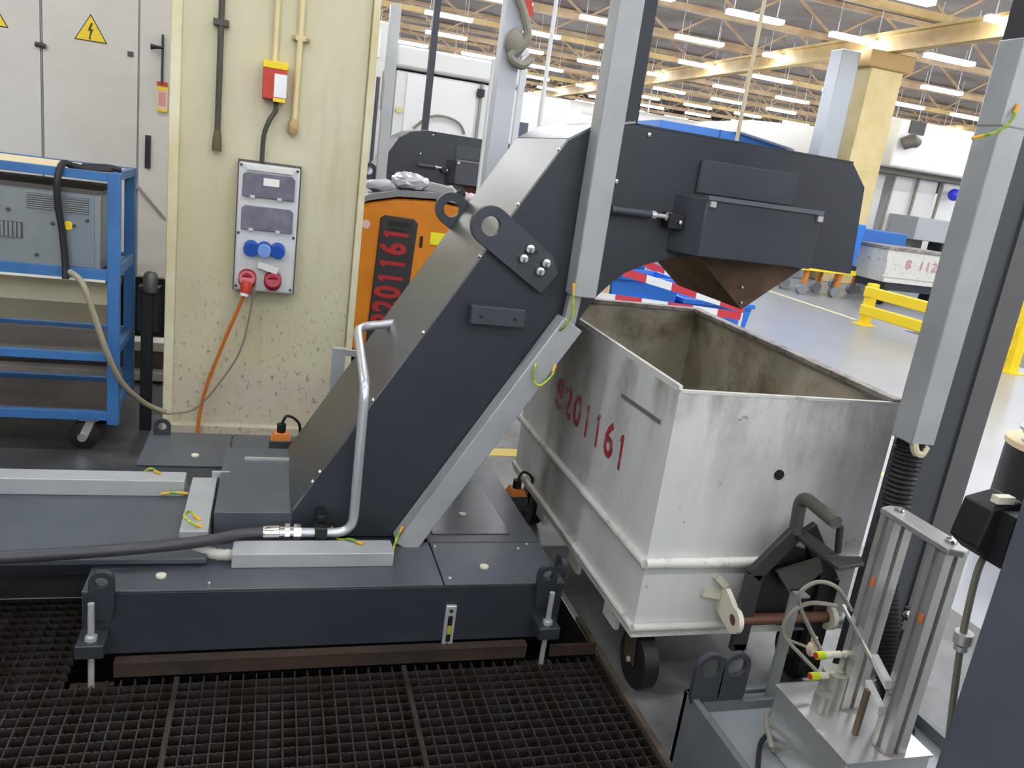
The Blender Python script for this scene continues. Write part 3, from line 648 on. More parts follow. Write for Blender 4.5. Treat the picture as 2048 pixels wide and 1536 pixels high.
# ------------------------------------------------------------------ cream column with its electrics
t = thing('building_column', 'wide cream painted building column with dirt and rust streaks', 'column', (-.03, 4.3, 0))
part('shaft', G().box(-.445, .385, 4.06, 4.6, 0, 6.1), cream, t, bev=.01)
for (a, b) in ((-.474, -.428), (.385, .418)): part('edge_strip', G().box(a, b, 4.045, 4.61, 0, 6.1), mat('column_edge', '#e0dab8', .55, 0, 0, '#cfc595', 3), t, bev=.004)
part('base_skirt', G().box(-.475, .42, 4.03, 4.62, 0, .06), MATS['column_paint'], t, bev=.01)
bx = thing('socket_panel', 'light grey wall socket panel on the cream column', 'socket panel', (-.03, 4.05, .76))
part('back_plate', G().box(-.172, .112, 4.02, 4.06, .757, 1.365), mat('plate_dark', '#5c5752', .6), bx)  # dark grey plate, slightly larger than the box in front
part('box', G().box(-.165, .105, 3.965, 4.02, .765, 1.355), boxgrey, bx, bev=.008)
part('top_bar', G().box(-.13, .075, 3.955, 3.966, 1.325, 1.345), white, bx)
for (z0, z1, lab) in ((1.205, 1.315, 'upper smoked breaker window'), (1.055, 1.165, 'lower smoked breaker window')):
    w = part('breaker_window', G().poly([(-.145, z0), (.085, z0), (.085, z1-.012), (.07, z1), (-.13, z1), (-.145, z1-.012)], 'y', 3.952, 3.966), smoke, bx, lab, bev=.003)
    for x in (-.10, .02): part('latch', G().box(x-.01, x+.01, 3.947, 3.955, z0-.004, z0+.008), boxgrey, w)
part('paper_label', G().box(-.055, .015, 3.950, 3.953, 1.262, 1.296), mat('paper', '#f0efe8', .7), bx)
for (x, z) in ((-.155, 1.343), (.093, 1.343), (-.155, 1.035), (.093, 1.035), (-.155, .785), (.093, .785)):
    part('screw', G().cyl((x, 3.96, z), (x, 3.966, z), .007, 8), mat('screw_dark', '#4d4c46', .5), bx)
for x, m_ in ((-.095, bluesock), (-.035, bluelid), (.025, bluesock)):
    s_ = part('blue_socket', G().tube([(x, 3.966, .975), (x, 3.935, .968), (x, 3.925, .966)], [.034, .034, .03], 18), bluesock, bx)
    part('socket_lid', G().tube([(x, 3.926, .966), (x, 3.918, .965)], [.033, .029], 18), m_, s_)
for x, m_, in ((-.105, pink), (.01, redsock)):
    s_ = part('red_socket', G().tube([(x, 3.966, .835), (x, 3.93, .82), (x, 3.915, .815)], [.04, .04, .036], 18), redsock, bx)
    part('socket_lid', G().tube([(x, 3.916, .83), (x, 3.906, .835)], [.039, .034], 18), m_, s_)
part('lid_flap', G().bar((-.06, 3.94, .90), (.03, 3.94, .875), .03, (0, 1, 0), .03), white, bx)
pl = part('plug', G().tube([(-.105, 3.915, .815), (-.108, 3.90, .775), (-.112, 3.895, .76)], [.028, .026, .018], 12), red, bx)
part('plug_ring', G().tube([(-.112, 3.895, .765), (-.114, 3.893, .752)], .02, 12), white, pl)
sw = thing('isolator_switch', 'red and yellow isolator switch box with white tag on the column', 'switch', (-.03, 4.05, 1.64))
part('box', G().box(-.082, .022, 3.98, 4.06, 1.645, 1.775), red, sw, bev=.003)
part('yellow_top', G().box(-.084, .024, 3.978, 4.06, 1.775, 1.806), yellow, sw, bev=.003)
part('white_tag', G().box(-.032, .022, 3.976, 3.98, 1.655, 1.755), mat('tag_white', '#eeeeea', .6), sw)
part('yellow_foot', G().box(-.034, .02, 3.978, 4.0, 1.636, 1.652), yellow, sw)
single('switch_cable', G().tube(spline([(-.022, 4.03, 1.64), (-.02, 4.02, 1.60), (-.045, 4.015, 1.55), (-.065, 4.015, 1.48), (-.068, 4.02, 1.36)], 6), .011, 10), mat('cable_dark', '#45423e', .4), 'dark cable from the red isolator down to the socket panel', 'cable')
cp_ = mat('conduit_paint', '#d9cb97', .5)
t = thing('conduit', 'cream painted conduit feeding the red isolator from above', 'conduit', (-.038, 4.05, 1.8))
part('pipe', G().cyl((-.036, 4.04, 1.806), (-.036, 4.04, 4.8), .013, 12), cp_, t)
for z in (2.3, 3.2): part('clip', G().box(-.07, .0, 4.03, 4.06, z, z+.02), cp_, t)
t = thing('conduit', 'cream painted conduit with capped end beside the isolator', 'conduit', (.068, 4.05, 1.5))
part('pipe', G().tube([(.064, 4.04, 1.56), (.07, 4.04, 1.95), (.07, 4.04, 4.8)], .014, 12), cp_, t)
part('end_cap', G().tube([(.060, 4.035, 1.50), (.061, 4.035, 1.515), (.063, 4.035, 1.555), (.064, 4.035, 1.575)], [.012, .022, .024, .014], 12), mat('cap_brown', '#b79b6b', .6), t)
part('clip', G().box(.035, .11, 4.03, 4.06, 1.915, 1.935), cp_, t)
for x in (.042, .104): bolt(t, (x, 4.03, 1.925), (0, -1, 0), .010, .008, MATS['cap_brown'])
t = thing('dark_conduit', 'dark brown pipe with flared end on the left of the column', 'conduit', (-.27, 4.05, 1.39))
dk = mat('pipe_dark', '#4a453c', .5)
part('pipe', G().cyl((-.267, 4.03, 1.47), (-.272, 4.03, 4.8), .013, 12), dk, t)
part('flared_end', G().tube([(-.267, 4.03, 1.385), (-.267, 4.03, 1.40), (-.267, 4.03, 1.44), (-.267, 4.03, 1.48)], [.021, .022, .019, .013], 12), mat('pipe_end', '#5e553c', .6), t)
part('clip', G().box(-.30, -.236, 4.015, 4.06, 1.92, 1.945), dk, t)
single('orange_cable', G().tube(spline([(-.114, 3.893, .755), (-.15, 3.92, .65), (-.21, 3.96, .47), (-.27, 3.99, .27), (-.30, 4.0, .10), (-.305, 4.0, .0)], 6), .0085, 8), orangec, 'orange power cable hanging from the socket panel to the floor', 'cable')
single('grey_cable', G().tube(spline([(-.07, 3.94, .80), (-.075, 3.93, .74), (-.113, 3.95, .50), (-.185, 3.97, .34), (-.31, 3.99, .16), (-.43, 3.985, .125), (-.455, 3.97, .135)], 6), .0045, 8), greyc, 'thin grey cable looping from the socket panel to the trolley conduit', 'cable')
single('beige_conduit', G().tube(spline([(-.79, 3.65, .84), (-.737, 3.61, .805), (-.695, 3.625, .668), (-.65, 3.65, .503), (-.605, 3.74, .344), (-.532, 3.89, .205), (-.455, 3.97, .138)], 6), .0125, 10), mat('conduit_beige', '#9d957c', .5), 'beige flexible conduit hanging from the instrument down past the trolley leg', 'conduit')

# ------------------------------------------------------------------ blue trolley with the instrument
t = thing('trolley', 'blue steel trolley with wooden top standing left of the column', 'trolley', (-1.1, 3.98, 0))
XL, XR, YF, YB = -1.62, -.64, 3.72, 4.24
for (x, y) in ((XR-.0, YF), (XR-.02, YB), (XL, YF), (XL, YB)):
    part('leg', G().box(x-.024, x+.024, y, y+.04, .15, 1.252), blue, t, bev=.003)
def rails(z, h=.038, nm='shelf_rail'):
    part(nm, G().box(XL+.024, XR-.024, YF, YF+.03, z-h/2, z+h/2), blue, t, bev=.002)
    part(nm, G().box(XL+.024, XR-.044, YB+.01, YB+.04, z-h/2, z+h/2), blue, t, bev=.002)
    part(nm, G().box(XR-.024, XR+.0, YF+.04, YB, z-h/2, z+h/2), blue, t, bev=.002)
    part(nm, G().box(XL, XL+.024, YF+.04, YB, z-h/2, z+h/2), blue, t, bev=.002)
rails(1.232, .036); rails(.822, .05); rails(.46, .036); rails(.19, .04)
part('top_board', G().box(XL+.03, XR-.03, YF+.03, YB, 1.232, 1.246), beige, t)
part('shelf', G().box(XL+.03, XR-.03, YF+.03, YB, .822, .832), mat('shelf_grey', '#a5a39e', .5), t)
part('shelf_lip', G().box(XL+.03, XR-.03, YF-.004, YF, .793, .803), pale, t)
dsh = mat('shelf_dark', '#625a52', .6, 0, 0, '#4a443f', 3)
part('shelf', G().box(XL+.03, XR-.03, YF+.03, YB, .455, .462), dsh, t); part('shelf', G().box(XL+.03, XR-.03, YF+.03, YB, .185, .192), dsh, t)
for (x, y) in ((XR-.12, YF+.1), (XL+.1, YF+.1), (XR-.12, YB-.08), (XL+.1, YB-.08)):
    c = part('castor', G().box(x-.03, x+.05, y-.03, y+.03, .14, .15).bar((x+.02, y-.034, .145), (x-.012, y-.034, .065), .035, (0, 1, 0), .004).bar((x+.02, y+.034, .145), (x-.012, y+.034, .065), .035, (0, 1, 0), .004), zinc, t)
    part('wheel', G().tube([(x-.015, y-.024, .064), (x-.015, y-.02, .064), (x-.015, y+.02, .064), (x-.015, y+.024, .064)], [.055, .064, .064, .055], 22), rubber, c)
    part('hub', G().cyl((x-.015, y-.042, .064), (x-.015, y+.042, .064), .02, 14), chrome, c)
t = thing('instrument', 'grey metal instrument with vents on the trolley shelf', 'instrument', (-1.1, 3.95, .832))
part('case', G().box(-1.6, -.69, 3.735, 4.16, .832, 1.16), metalgrey, t, bev=.004)
part('case_top', G().box(-1.6, -.685, 3.73, 4.165, 1.155, 1.172), mat('case_top', '#4a463f', .5), t)
part('case_foot', G().box(-1.6, -.69, 3.733, 4.16, .832, .842), black, t)
part('front_plate', G().box(-.835, -.715, 3.731, 3.736, .85, 1.15), mat('plate_blue_grey', '#7f8890', .4, .4), t)
vm = mat('vent_dark', '#4a4b49', .5)
for (a, b, c, d) in ((-.962, -.862, 1.075, 1.135), (-.828, -.735, 1.072, 1.135)):
    v = part('vent', G().box(a, b, 3.728, 3.736, c, d), vm, t)
    n = 7
    for i in range(n): part('louvre', G().box(a, b, 3.724, 3.729, c+(d-c)*(i+.2)/n, c+(d-c)*(i+.75)/n), metalgrey, v)
v = part('vent', G().box(-1.12, -.98, 3.73, 3.736, .948, 1.012), vm, t)
for i in range(9): part('louvre', G().box(-1.12+i*.0155, -1.11+i*.0155, 3.726, 3.731, .95, 1.01), metalgrey, v)
part('yellow_sticker', G().cyl((-.812, 3.727, 1.018), (-.812, 3.732, 1.018), .018, 18), yellow, t)
for (x, z) in ((-.79, 1.02), (-.93, .885), (-.87, 1.02), (-.74, 1.045), (-1.03, 1.06)): part('knob', G().cyl((x, 3.722, z), (x, 3.736, z), .007, 10), mat('knob_dark', '#3b3c3a', .5), t)
part('yellow_label', G().box(-1.2, -1.06, 3.73, 3.736, 1.06, 1.13), mat('label_olive', '#b8b06a', .6), t)
single('black_strap', G().tube(spline([(-.66, 3.86, 1.255), (-.70, 3.83, 1.252), (-.76, 3.79, 1.252), (-.80, 3.76, 1.26), (-.828, 3.72, 1.265), (-.84, 3.685, 1.20), (-.84, 3.69, 1.10), (-.828, 3.70, 1.0), (-.818, 3.70, .87), (-.815, 3.69, .80)], 6), .0135, 8), rubber, 'black cable hanging over the front of the blue trolley', 'cable')
single('black_lead', G().tube(spline([(-.64, 3.86, 1.258), (-.66, 3.85, 1.262), (-.70, 3.88, 1.262), (-.78, 3.84, 1.256)], 6), .014, 8), rubber, 'short black plug lead lying on the trolley top', 'cable')

# ------------------------------------------------------------------ black post beside the column
t = thing('black_post', 'short black post with grey knob between trolley and column', 'post', (-.555, 4.1, 0))
part('post', G().box(-.58, -.53, 4.07, 4.12, 0, .70), mat('post_black', '#0e0e0f', .6), t, bev=.004)
part('head', G().box(-.60, -.50, 4.08, 4.16, .50, .72), MATS['post_black'], t, bev=.005)
part('knob', G().tube([(-.54, 4.07, .70), (-.54, 4.07, .71), (-.54, 4.07, .77), (-.54, 4.07, .79), (-.54, 4.07, .80)], [.03, .033, .033, .026, .012], 16), mat('knob_grey', '#63635e', .4, .4), t)

# ------------------------------------------------------------------ white electrical cabinets behind
def bolt_sign(parent, cx, cz, y, s):
    e = part('warning_sign', G().poly([(cx-s, cz-s*.62), (cx+s, cz-s*.62), (cx, cz+s*1.1)], 'y', y-.003, y), mat('sign_black', '#3a3520', .5), parent, 'yellow electric hazard triangle')
    k = .90
    part('sign_face', G().poly([(cx-s*k, cz-s*.62+s*.06), (cx+s*k, cz-s*.62+s*.06), (cx, cz+s*1.1-s*.11)], 'y', y-.0045, y-.003), yellow, e)
    part('flash', G().poly([(cx+.02*s, cz+.55*s), (cx-.18*s, cz+.02*s), (cx-.02*s, cz+.05*s), (cx-.10*s, cz-.42*s), (cx-.16*s, cz-.40*s), (cx-.03*s, cz-.56*s), (cx+.03*s, cz-.38*s), (cx-.03*s, cz-.40*s), (cx+.16*s, cz+.16*s), (cx, cz+.13*s), (cx+.14*s, cz+.53*s)], 'y', y-.0055, y-.0045), MATS['sign_black'], e)
t = thing('electrical_cabinet', 'large white electrical cabinet with hazard signs behind the trolley', 'cabinet', (-1.3, 5.5, 0))
part('carcass', G().box(-2.4, -.58, 5.215, 5.8, .56, 2.6), cabw, t)
part('stand', G().box(-2.35, -.62, 5.5, 5.78, 0, .56), black, t)
for i, (a, b) in enumerate(((-2.39, -1.738), (-1.735, -1.258), (-1.252, -.772))):
    d = part('door', G().box(a+.003, b-.003, 5.2, 5.216, .57, 2.59), cabw, t, bev=.003)
    if i: bolt_sign(d, (a+b)/2+.0 if i == 2 else -1.49, 1.895, 5.2, .082)
    if i == 2: part('door_lock', G().box(b-.055, b-.025, 5.192, 5.2, 1.80, 1.825), mat('lock_dark', '#4d4b4a', .5), d)
part('door_seal', G().box(-1.2585, -1.2515, 5.204, 5.212, .57, 2.59).box(-.7725, -.7665, 5.204, 5.212, .57, 2.59), seam, t)
part('side_bay', G().box(-.766, -.58, 5.2, 5.216, .57, 2.59), cabw, t, bev=.003)
part('hinge', G().tube([(-1.28, 5.19, 1.785), (-1.25, 5.185, 1.785), (-1.23, 5.19, 1.78)], .013, 8), mat('hinge_dark', '#3f3e40', .5), t)
h = part('swing_handle', G().box(-.73, -.70, 5.18, 5.2, 1.205, 1.39), mat('handle_dark', '#2f3038', .5), t, bev=.004)
part('handle_grip', G().box(-.725, -.705, 5.172, 5.18, 1.23, 1.37), black, h)
i_ = part('isolator_rod', G().box(-.652, -.64, 5.17, 5.185, 1.68, 1.94), MATS['handle_dark'], t)
part('isolator_grip', G().tube([(-.64, 5.165, 1.87), (-.68, 5.16, 1.868), (-.705, 5.16, 1.866)], [.006, .011, .016], 8), black, i_)
tg = part('lockout_tag', G().box(-.672, -.615, 5.178, 5.186, 1.53, 1.69), mat('tag_pale', '#e8c9b8', .6), t, 'red and yellow lockout tag')
part('tag_red', G().box(-.672, -.615, 5.176, 5.179, 1.667, 1.69), red, tg)
part('tag_yellow', G().box(-.672, -.615, 5.176, 5.179, 1.645, 1.665).box(-.672, -.615, 5.176, 5.179, 1.53, 1.545), yellow, tg)
part('tag_print', G().box(-.662, -.625, 5.1765, 5.179, 1.56, 1.635), mat('tag_print', '#d99a90', .6), tg)
part('door_stay', G().bar((-.80, 5.19, 1.13), (-.617, 5.19, .924), .016, (0, 1, 0), .008), mat('stay_grey', '#9b9893', .4, .4), t)
t = thing('machine_base', 'beige and dark machine base on the floor behind the trolley', 'machine', (-1.5, 5.35, 0))  # low machine base with sloped tray, cable ducts and beam
part('sloped_tray', G().poly([(5.0, .30), (5.0, .42), (5.45, .56), (5.45, .5)], 'x', -2.2, -.88), mat('tray_beige', '#8f8a76', .5), t)
part('cable_duct', G().box(-2.4, -.50, 4.85, 4.97, .20, .255), mat('duct_pale', '#b5b1a8', .5), t, bev=.004)
part('cable_duct', G().box(-2.4, -.50, 4.85, 4.95, .02, .07), MATS['duct_pale'], t, bev=.004)
part('base_beam', G().box(-2.4, -.48, 4.98, 5.25, 0, .19), mat('beam_brown', '#5c554c', .6), t)

# ------------------------------------------------------------------ orange truck behind the column
t = thing('industrial_truck', 'orange industrial truck with black number panel behind the column', 'truck', (.95, 5.95, 0))
prof = [(.45, .10), (.45, 1.03), (.60, 1.135), (.80, 1.185), (1.05, 1.20), (1.35, 1.17), (1.45, 1.05), (1.45, .10)]
part('body', G().poly(prof, 'y', 5.6, 6.2), orange, t, bev=.02)
part('top_shelf', G().poly([(.44, 1.05), (.60, 1.15), (.80, 1.20), (1.05, 1.215), (1.36, 1.185), (1.36, 1.23), (1.05, 1.255), (.80, 1.24), (.60, 1.19), (.44, 1.09)], 'y', 5.58, 6.22), mat('shelf_alu', '#8a8b8d', .35, .5), t)
pn = part('number_panel', G().poly([(.67, .16), (.92, .16), (.955, 1.03), (.925, 1.06), (.72, 1.065), (.695, 1.045)], 'y', 5.588, 5.602), mat('panel_black', '#2b2b2c', .5), t, bev=.006)
part('panel_slot', G().box(.75, .90, 5.584, 5.589, 1.0, 1.03).box(.76, .87, 5.584, 5.589, .965, .985), black, pn)
text('painted_digit', '8201161', .25, mat('number_red', '#a81c22', .6), pn, frame((.80, 5.586, .64), (.03, 0, 1), (-1, 0, .03)), .0008, 'red digit painted on its side', sx=.68, bold=.075)
part('yellow_label', G().box(1.05, 1.17, 5.592, 5.6, .90, .985), mat('label_yellow', '#e8e21f', .5), t)
part('lock_slot', G().box(.98, 1.0, 5.592, 5.6, .87, .95), black, t)
part('sticker', G().cyl((.60, 5.592, .99), (.60, 5.6, .99), .03, 14), mat('sticker_pink', '#d9b6a8', .6), t)
part('chassis', G().box(.48, 1.42, 5.63, 6.18, .04, .10), black, t)
for (x, y) in ((.6, 5.75), (1.3, 5.75), (.6, 6.05), (1.3, 6.05)): part('wheel', G().cyl((x-.03, y, .06), (x+.03, y, .06), .06, 18), rubber, t)
def crumple(c, r, sc, seed):
    rnd = random.Random(seed); g = G().sphere(c, r, 16, 10, sc)
    g.v = [(a+rnd.uniform(-1, 1)*r*.13, b+rnd.uniform(-1, 1)*r*.13, d+rnd.uniform(-1, 1)*r*.10) for a, b, d in g.v]; return g
single('plastic_bag', crumple((.90, 5.78, 1.30), .11, (1.2, 1, .55), 1), bagm, 'crumpled silver plastic bag lying on the orange truck', 'bag')
single('plastic_bag', crumple((.72, 5.80, 1.245), .09, (1.4, 1, .5), 2), mat('film_grey', '#a9a6ae', .3), 'crumpled pale film at the left end of the truck shelf', 'bag')
single('folded_sheet', G().poly([(.98, 1.255), (1.22, 1.24), (1.20, 1.30), (1.05, 1.315)], 'y', 5.72, 6.05), mat('sheet_grey', '#8f9092', .4), 'grey folded sheet lying on the orange truck', 'sheet', bev=.01)
single('tape_roll', G().tube([(1.26, 5.70, 1.262), (1.26, 5.75, 1.262)], .03, 16).tube([(1.26, 5.69, 1.262), (1.26, 5.70, 1.262)], .022, 12), black, 'small black tape roll at the right of the truck shelf', 'roll')
single('rag', crumple((1.33, 5.78, 1.24), .06, (1.3, 1, .6), 5), mat('rag_pink', '#c9b0b4', .8), 'pinkish rag next to the tape roll on the truck', 'rag')

# posts and frame beside the second conveyor
single('thin_dark_pole', G().cyl((.845, 7.9, 0), (.845, 7.9, 2.12), .018, 10), mat('pole_dark', '#4a4b50', .5), 'thin dark pole left of the background conveyor', 'pole')
t = thing('pipe_frame', 'pale square tube frame beside the post behind the steel cover', 'frame', (1.37, 5.0, 0))
part('upright', G().box(1.38, 1.415, 4.99, 5.025, 0, 2.19), mat('frame_pale', '#cdd1d6', .45), t)
part('upright', G().box(1.20, 1.235, 4.99, 5.025, 0, 2.10), MATS['frame_pale'], t)
part('cross_bar', G().bar((1.22, 5.0, 2.09), (1.40, 5.0, 2.18), .035, (0, 1, 0), .035), MATS['frame_pale'], t)
# white machine enclosures behind the second conveyor
t = thing('machine_enclosure', 'white machine enclosure with black lever behind the background conveyor', 'machine', (1.5, 8.6, 0))
part('body', G().box(1.02, 2.25, 8.0, 9.2, 0, 2.22), white, t, bev=.01)
part('top_cornice', G().box(1.0, 2.27, 7.95, 9.2, 2.24, 2.44), white, t, bev=.03)
part('door', G().box(1.12, 1.80, 7.985, 8.0, .3, 2.2), mat('door_white', '#e4e4e2', .4), t, bev=.006)
lv = part('lever', G().box(1.83, 1.855, 7.97, 8.0, 1.4, 2.22), seam, t)
part('lever_grip', G().box(1.80, 1.865, 7.94, 7.98, 2.10, 2.17), black, lv)
part('cable_arc', G().tube(spline([(1.22, 7.97, 1.72), (1.35, 7.95, 1.84), (1.5, 7.95, 1.87), (1.65, 7.95, 1.83), (1.72, 7.96, 1.74)], 6), .012, 8), greyc, t)
part('yellow_sticker', G().cyl((1.07, 7.98, 1.87), (1.07, 8.0, 1.87), .03, 14), mat('sticker_faded', '#d9d28a', .6), t)
t = thing('machine_enclosure', 'white machine enclosure with red strip seen right of the column', 'machine', (.75, 8.5, 0))
part('body', G().box(.45, .98, 8.05, 9.0, 0, 2.62), white, t, bev=.01)
part('red_strip', G().box(.905, .935, 8.03, 8.05, 1.85, 2.2), mat('strip_red', '#9a4a48', .5), t)
part('upper_panel', G().box(.5, .85, 8.03, 8.05, 2.3, 2.55), mat('panel_bright', '#ececec', .4), t)

# ------------------------------------------------------------------ taped-off blue tubs beyond the skip
def tub(x0, x1, y0, y1, z0, z1, label):
    t = thing('storage_tub', label, 'tub', ((x0+x1)/2, (y0+y1)/2, z0), 0, 'blue storage tubs')
    k = .03; o = lambda a, z: [(x0+a, y0+a, z), (x1-a, y0+a, z), (x1-a, y1-a, z), (x0+a, y1-a, z)]
    g = G().add(o(k, z0)+o(0, z1)+o(.012, z1)+o(k+.012, z0+.01), [(3, 2, 1, 0), (0, 1, 5, 4), (1, 2, 6, 5), (2, 3, 7, 6), (3, 0, 4, 7), (4, 5, 9, 8), (5, 6, 10, 9), (6, 7, 11, 10), (7, 4, 8, 11), (8, 9, 13, 12), (9, 10, 14, 13), (10, 11, 15, 14), (11, 8, 12, 15), (12, 13, 14, 15)])
    part('shell', g, bluebox, t, smooth=False)
    part('rim', G().box(x0-.012, x1+.012, y0-.012, y0, z1-.03, z1).box(x0-.012, x1+.012, y1, y1+.012, z1-.03, z1).box(x0-.012, x0, y0, y1, z1-.03, z1).box(x1, x1+.012, y0, y1, z1-.03, z1), bluebox, t)
tub(2.21, 2.72, 5.0, 5.4, .56, .90, 'left blue tub seen under the conveyor head')
tub(2.77, 3.33, 5.0, 5.4, .50, .78, 'right blue tub seen under the conveyor head')
tub(2.15, 2.75, 5.6, 6.05, .78, 1.12, 'rear blue tub behind the barrier tape')
t = thing('pallet_stack', 'stack of wooden pallets carrying the blue tubs', 'pallets', (2.75, 5.5, 0))
for k in range(4):
    for i in range(5): part('board', G().box(2.0, 3.4, 4.95+i*.25, 5.1+i*.25, .10+k*.125, .122+k*.125), wood, t)
    for x in (2.05, 2.65, 3.25): part('block', G().box(x, x+.1, 4.97, 6.1, .002+k*.125, .10+k*.125), wood, t)
single('pallet_box', G().box(2.02, 3.0, 5.55, 6.1, .5, .78), wood, 'wooden crate under the rear blue tub', 'crate')
single('tub_riser', G().box(2.22, 2.74, 4.98, 5.42, .5, .56), wood, 'wooden riser under the left blue tub', 'riser')
single('stacked_sack', G().box(2.0, 2.19, 4.96, 5.3, .5, .83), mat('sack_cream', '#d9bf8c', .7), 'cream carton at the left of the blue tubs', 'carton', bev=.02)
tr_ = mat('tape_red', '#d0353f', .5); tw_ = mat('tape_white', '#eceaea', .5)
def tape(pts, n, label, w=.055, ph=0):
    t = thing('barrier_tape', label, 'tape', pts[0], 0, 'red and white barrier tapes')
    a, b = Vector(pts[0]), Vector(pts[1])
    for i in range(n):
        p, q = a+(b-a)*(i/n), a+(b-a)*((i+1)/n)
        part('red_band' if (i+ph) % 2 == 0 else 'white_band', G().add([(p.x, p.y, p.z-w/2), (q.x, q.y, q.z-w/2), (q.x, q.y, q.z+w/2), (p.x, p.y, p.z+w/2), (p.x, p.y+.001, p.z-w/2), (q.x, q.y+.001, q.z-w/2), (q.x, q.y+.001, q.z+w/2), (p.x, p.y+.001, p.z+w/2)], [(0, 1, 2, 3), (7, 6, 5, 4), (3, 2, 6, 7), (0, 4, 5, 1)]), tr_ if (i+ph) % 2 == 0 else tw_, t, smooth=False)
tape([(1.8, 4.86, 1.01), (3.17, 4.86, .765)], 7, 'upper red and white barrier tape slanting across the blue tubs')
tape([(1.8, 4.87, .768), (3.17, 4.87, .712)], 7, 'lower red and white barrier tape along the bottom of the blue tubs')
tape([(2.3, 5.5, 1.067), (3.2, 5.5, .77)], 5, 'rear red and white barrier tape behind the upper one', .06)
for x, lab in ((1.8, 'left thin post holding the barrier tapes'), (3.17, 'right thin post holding the barrier tapes')):
    t = thing('tape_post', lab, 'post', (x, 4.88, 0), 0, 'tape posts')
    part('pole', G().cyl((x, 4.88, .03), (x, 4.88, .80 if x > 3 else 1.06), .012, 10), tw_, t)
    part('foot', G().tube([(x, 4.88, 0), (x, 4.88, .03)], [.10, .07], 18), black, t)

# ------------------------------------------------------------------ right background
t = thing('guard_rail', 'yellow double rail guard barrier standing at the aisle', 'barrier', (8.2, 8.25, 0))
for y in (9.5, 7.0):
    p = part('post', G().box(8.13, 8.27, y-.05, y+.05, 0, .60 if y > 9 else 1.05), yellow, t, bev=.008)
    part('base_plate', G().box(8.08, 8.32, y-.12, y+.12, 0, .015), yellow, p)
for z in (.48, .22): part('rail', G().box(8.10, 8.17, 7.0, 9.55, z-.075, z+.075), yellow, t, bev=.015)
def skip2(x, y, label, num, w=1.5):
    t = thing('wheeled_skip', label, 'skip', (x, y, 0))
    part('tub', G().poly([(x-w/2+.05, .42), (x+w/2-.05, .42), (x+w/2, 1.0), (x-w/2, 1.0)], 'y', y, y+.9), binrib, t, bev=.01)
    part('rim', G().box(x-w/2-.03, x+w/2+.03, y-.03, y+.93, 1.0, 1.05), rimm, t)
    part('rib', G().box(x-w/2-.01, x+w/2+.01, y-.02, y, .52, .56), binrib, t)
    for a in (-.55, .55): part('wheel', G().cyl((x+a-.06, y+.2, .17), (x+a+.06, y+.2, .17), .17, 20), rubber, t)
    part('underframe', G().box(x-.6, x+.6, y+.05, y+.85, .28, .42), anth, t)
    if num: text('painted_digit', num, .24, mat('faded_red', '#c98a8c', .6), t, frame((x+.1, y-.022, .77), (1, 0, 0), (0, 0, 1)), .001, 'faded red digit')
skip2(11.15, 11.9, 'white wheeled skip with faded red number behind the yellow rail', '8 1120')
def tubcart(x, y, label, z=.55, h=.75, w=.9, m=bluebox):
    t = thing('tub_cart', label, 'cart', (x, y, 0), 0, 'blue tub carts')
    part('tub', G().poly([(x-w/2+.05, z), (x+w/2-.05, z), (x+w/2, z+h), (x-w/2, z+h)], 'y', y, y+.7), m, t, bev=.02)
    part('frame', G().box(x-w/2, x+w/2, y-.02, y+.72, z-.16, z-.08), yellow, t); part('deck', G().box(x-w/2, x+w/2, y, y+.7, z-.08, z), black, t)
    for a in (-.35, .35):
        for b in (.08, .62):
            f = part('castor_fork', G().bar((x+a, y+b, z-.16), (x+a-.04, y+b, .12), .07, (0, 1, 0), .07), mat('castor_orange', '#cc7a20', .5), t)
            part('castor_wheel', G().cyl((x+a-.05, y+b-.05, .1), (x+a-.05, y+b+.05, .1), .1, 16), mat('wheel_grey', '#8a8d90', .4, .3), f)
tubcart(9.55, 12.3, 'blue tub on an orange castor cart below the conveyor head end', .60, .75, 1.2)
tubcart(11.35, 13.2, 'second blue tub behind the white wheeled skip', .55, .72, 1.1, oxblue)
t = thing('building_column', 'far cream building column at the right under the roof girder', 'column', (11.95, 15.2, 0))
part('shaft', G().box(11.55, 12.35, 15.0, 15.5, 0, 4.78), mat('column_far', '#dcc993', .55, 0, 0, '#cbb77c', 1), t, bev=.02)
part('capital', G().box(11.4, 12.5, 14.9, 15.6, 4.45, 4.78), mat('capital_tan', '#b5935a', .6), t, bev=.02)
single('air_duct', G().box(10.85, 11.3, 15.1, 15.5, 0, 4.7), mat('duct_grey', '#a3a8ac', .45, .3), 'grey vertical air duct left of the far column', 'duct', bev=.02)
t = thing('machining_centre', 'white machining centre with overhanging hood at the right', 'machine', (14.1, 17, 0))
part('hood', G().box(12.75, 15.6, 15.2, 17.6, 2.62, 3.62), mat('hood_white', '#f0efe9', .4), t, bev=.05)
part('hood_vent', G().box(13.0, 13.4, 15.17, 15.2, 3.35, 3.62), vm, t)
part('back_wall', G().box(12.7, 15.6, 17.2, 17.6, 0, 2.62), white, t)
part('work_light', G().tube([(12.85, 15.1, 3.1), (13.0, 15.0, 3.2), (13.15, 15.0, 3.15)], [.13, .16, .1], 12), mat('lamp_brown', '#6b625c', .5), t)
part('guide_beam', G().box(12.8, 15.5, 15.6, 16.0, 2.50, 2.62), mat('beam_dark', '#7d7a70', .5), t)
for i, x in enumerate((12.75, 13.5, 14.15, 14.8)): part('front_panel', G().box(x, x+.55, 15.9-.05*i, 16.0-.05*i, .9+.3*(i % 2), 2.5), white if i % 2 else mat('panel_grey', '#d5d5d0', .4), t, bev=.01)
